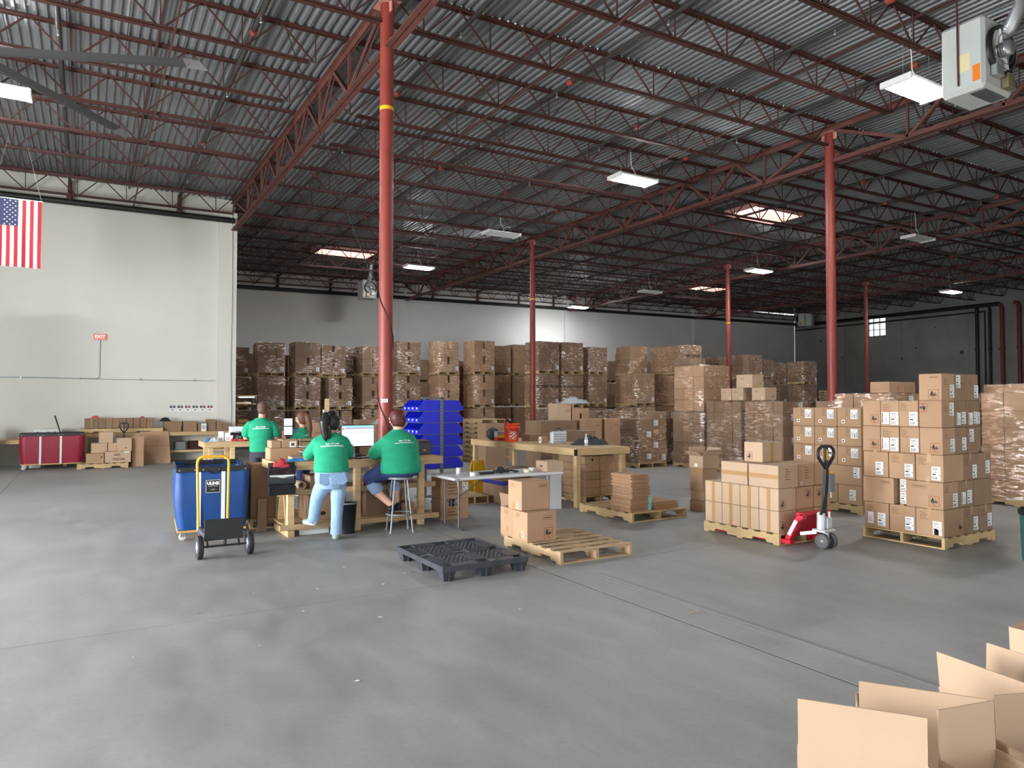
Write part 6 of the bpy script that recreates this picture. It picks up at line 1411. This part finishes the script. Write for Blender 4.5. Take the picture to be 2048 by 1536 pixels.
carton(.72,22.12,lpz+.303,.36,.32,.36,'carton on the NO TOCAR carton','card2',[('-y','blot',.04,-.09,.04,.03)]); carton(1.09,22.3,.0,.3,.36,.84,'tall narrow carton standing right of the pallet by the red cart','card')
carton(.3,22.46,lpz+.524,.34,.32,.30,'topmost carton on the pallet beside the red cart','card2')
ph2=thing('pallet_truck','black pallet truck handle rising behind the cartons by the white wall','pallet truck',(.92,22.95,0)); MB().tube([(-.0,0,.9),(-.05,0,.98),(-.11,0,1.08),(-.1,0,1.17),(-.05,0,1.2),(.05,0,1.2),(.1,0,1.17),(.11,0,1.08),(.05,0,.98)],.018,8,closed=True).build('loop_handle',M['black'],ph2); MB().obox((0,0,.1),(0,0,1.2),.04,.03).build('handle_shaft',M['black'],ph2); MB().bbox(-.2,.2,-.1,.1,.05,.3,.02).build('chassis',M['black'],ph2)
# things at the far left edge
o=thing('dark_cabinet','dark cabinet with tools on top at the left picture edge','cabinet',(-2.6,22.9,0)); MB().bbox(0,.62,0,.4,0,.82,.01).build('cabinet_body',M['black'],o); MB().bbox(.25,.6,.05,.35,.82,1.1,.03).build('machine_top',mat('machine_grey',srgb(90,92,96),.4),o)
o=MB().bbox(-1.32,-1.05,23.2,23.5,0,.3,.01).build('white_pail',M['white']); tag(o,'white bin under the low wall bench','bin')
# shelf clutter just past the end of the white wall
for k,(x,y,z,dx,dz,c) in enumerate(((4.3,24.9,1.0,.5,.08,(206,170,120)),(4.35,24.95,1.1,.3,.12,(190,150,100)),(4.3,25.0,1.75,.45,.04,(230,228,222)))):
    o=MB().bbox(x,x+dx,y,y+.3,z,z+dz,.004).build('shelf_scrap',mat('scrap_%d'%k,srgb(*c),.7)); tag(o,['pale wood offcuts','brown scrap pieces','white board'][k]+' on the rack past the end of the white wall','scrap')
sr=thing('storage_rack','narrow dark rack just past the end of the white wall','rack',(4.2,24.85,0)); 
for (a,c) in ((0,0),(.7,0),(0,.5),(.7,.5)): MB().box(a-.02,a+.02,c-.02,c+.02,0,2.0).build('upright',M['black'],sr)
for z in (.5,.97,1.72,2.0): MB().box(-.02,.72,-.02,.52,z,z+.025).build('shelf',M['pine'],sr)
# hanging wires at the column
cw=thing('power_cable','black cable dropping from the roof and coiling round the thick column','cable',(0,0,0))
pts=[(2.9,12.4,8.2),(3.45,11.4,5.5),(3.8,10.75,3.9)]
for k in range(25):
    a=math.radians(150+k*22); pts.append((4.0+.118*math.cos(a),10.5+.118*math.sin(a),3.6-k*.1))
pts+=[(3.95,10.36,1.1),(3.9,10.3,1.0)]
MB().tube(pts,.008,6).build('cable_run',M['black'],cw)
# ================================================================ foreground open cartons, lower right
for k,(x,y,z,dx,dy,dz,fl,rot,fl_,nm) in enumerate(FGB if 'FGB' in globals() else ()): pass
# ================================================================ open cartons in the right foreground
Q=math.radians
open_box(2.06,1.57,0,.385,.33,.62,.155,'large open pale carton at the lower right, nearest and leftmost one',rot=Q(-54),flaps=(None,None,1,None))
open_box(2.63,1.72,0,.43,.30,.51,.16,'open pale carton right behind the nearest one in the foreground',rot=Q(-55),flaps=(None,None,2,None))
open_box(3.25,1.74,0,.46,.30,.51,.16,'open carton with a slanting flap, third in the foreground group',rot=Q(-100),flaps=(-165,4,6,3))
open_box(3.86,1.73,0,.4,.34,.56,.12,'open carton cut by the right picture edge, farthest of the foreground group',rot=Q(-92),flaps=(2,6,2,6))
open_box(2.335,1.0,0,.25,.30,.60,.16,'open carton with one upright flap at the lower right corner',rot=Q(-13),flaps=(-165,-165,-165,2))
open_box(2.85,1.10,0,.32,.30,.50,.16,'open carton with one upright flap, right of the nearest pale cartons',rot=Q(-20),flaps=(-165,-165,-160,2))
# small litter on the floor
for k,(x,y) in enumerate(((1.35,6.9),(1.9,6.75),(2.5,6.6),(.9,6.4),(1.6,6.1),(2.1,5.6),(1.1,5.4),(2.85,6.9),(2.4,7.5),(.3,5.6),(3.2,5.2),(1.5,4.4))):
    b=MB(); r=.008+.006*(k%3); b.add([(r*math.cos(a)*(1+.4*math.sin(k+a*3)),r*math.sin(a)*.7,.003) for a in [i*math.pi/3 for i in range(6)]]+[(0,0,.006)],[(i,(i+1)%6,6) for i in range(6)])
    o=b.build('litter_scrap',M['paper'],None,(x,y,0)); tag(o,'tiny pale paper scrap on the open floor','litter','paper scraps on the floor')
o=MB().add([(0,0,.001),(.16,.02,.004),(.17,.035,.004),(.01,.02,.001)],[(0,1,2,3)]).build('wood_splinter',M['pine'],None,(4.32,4.35,0)); tag(o,'pale wood splinter lying by the floor joint','litter')
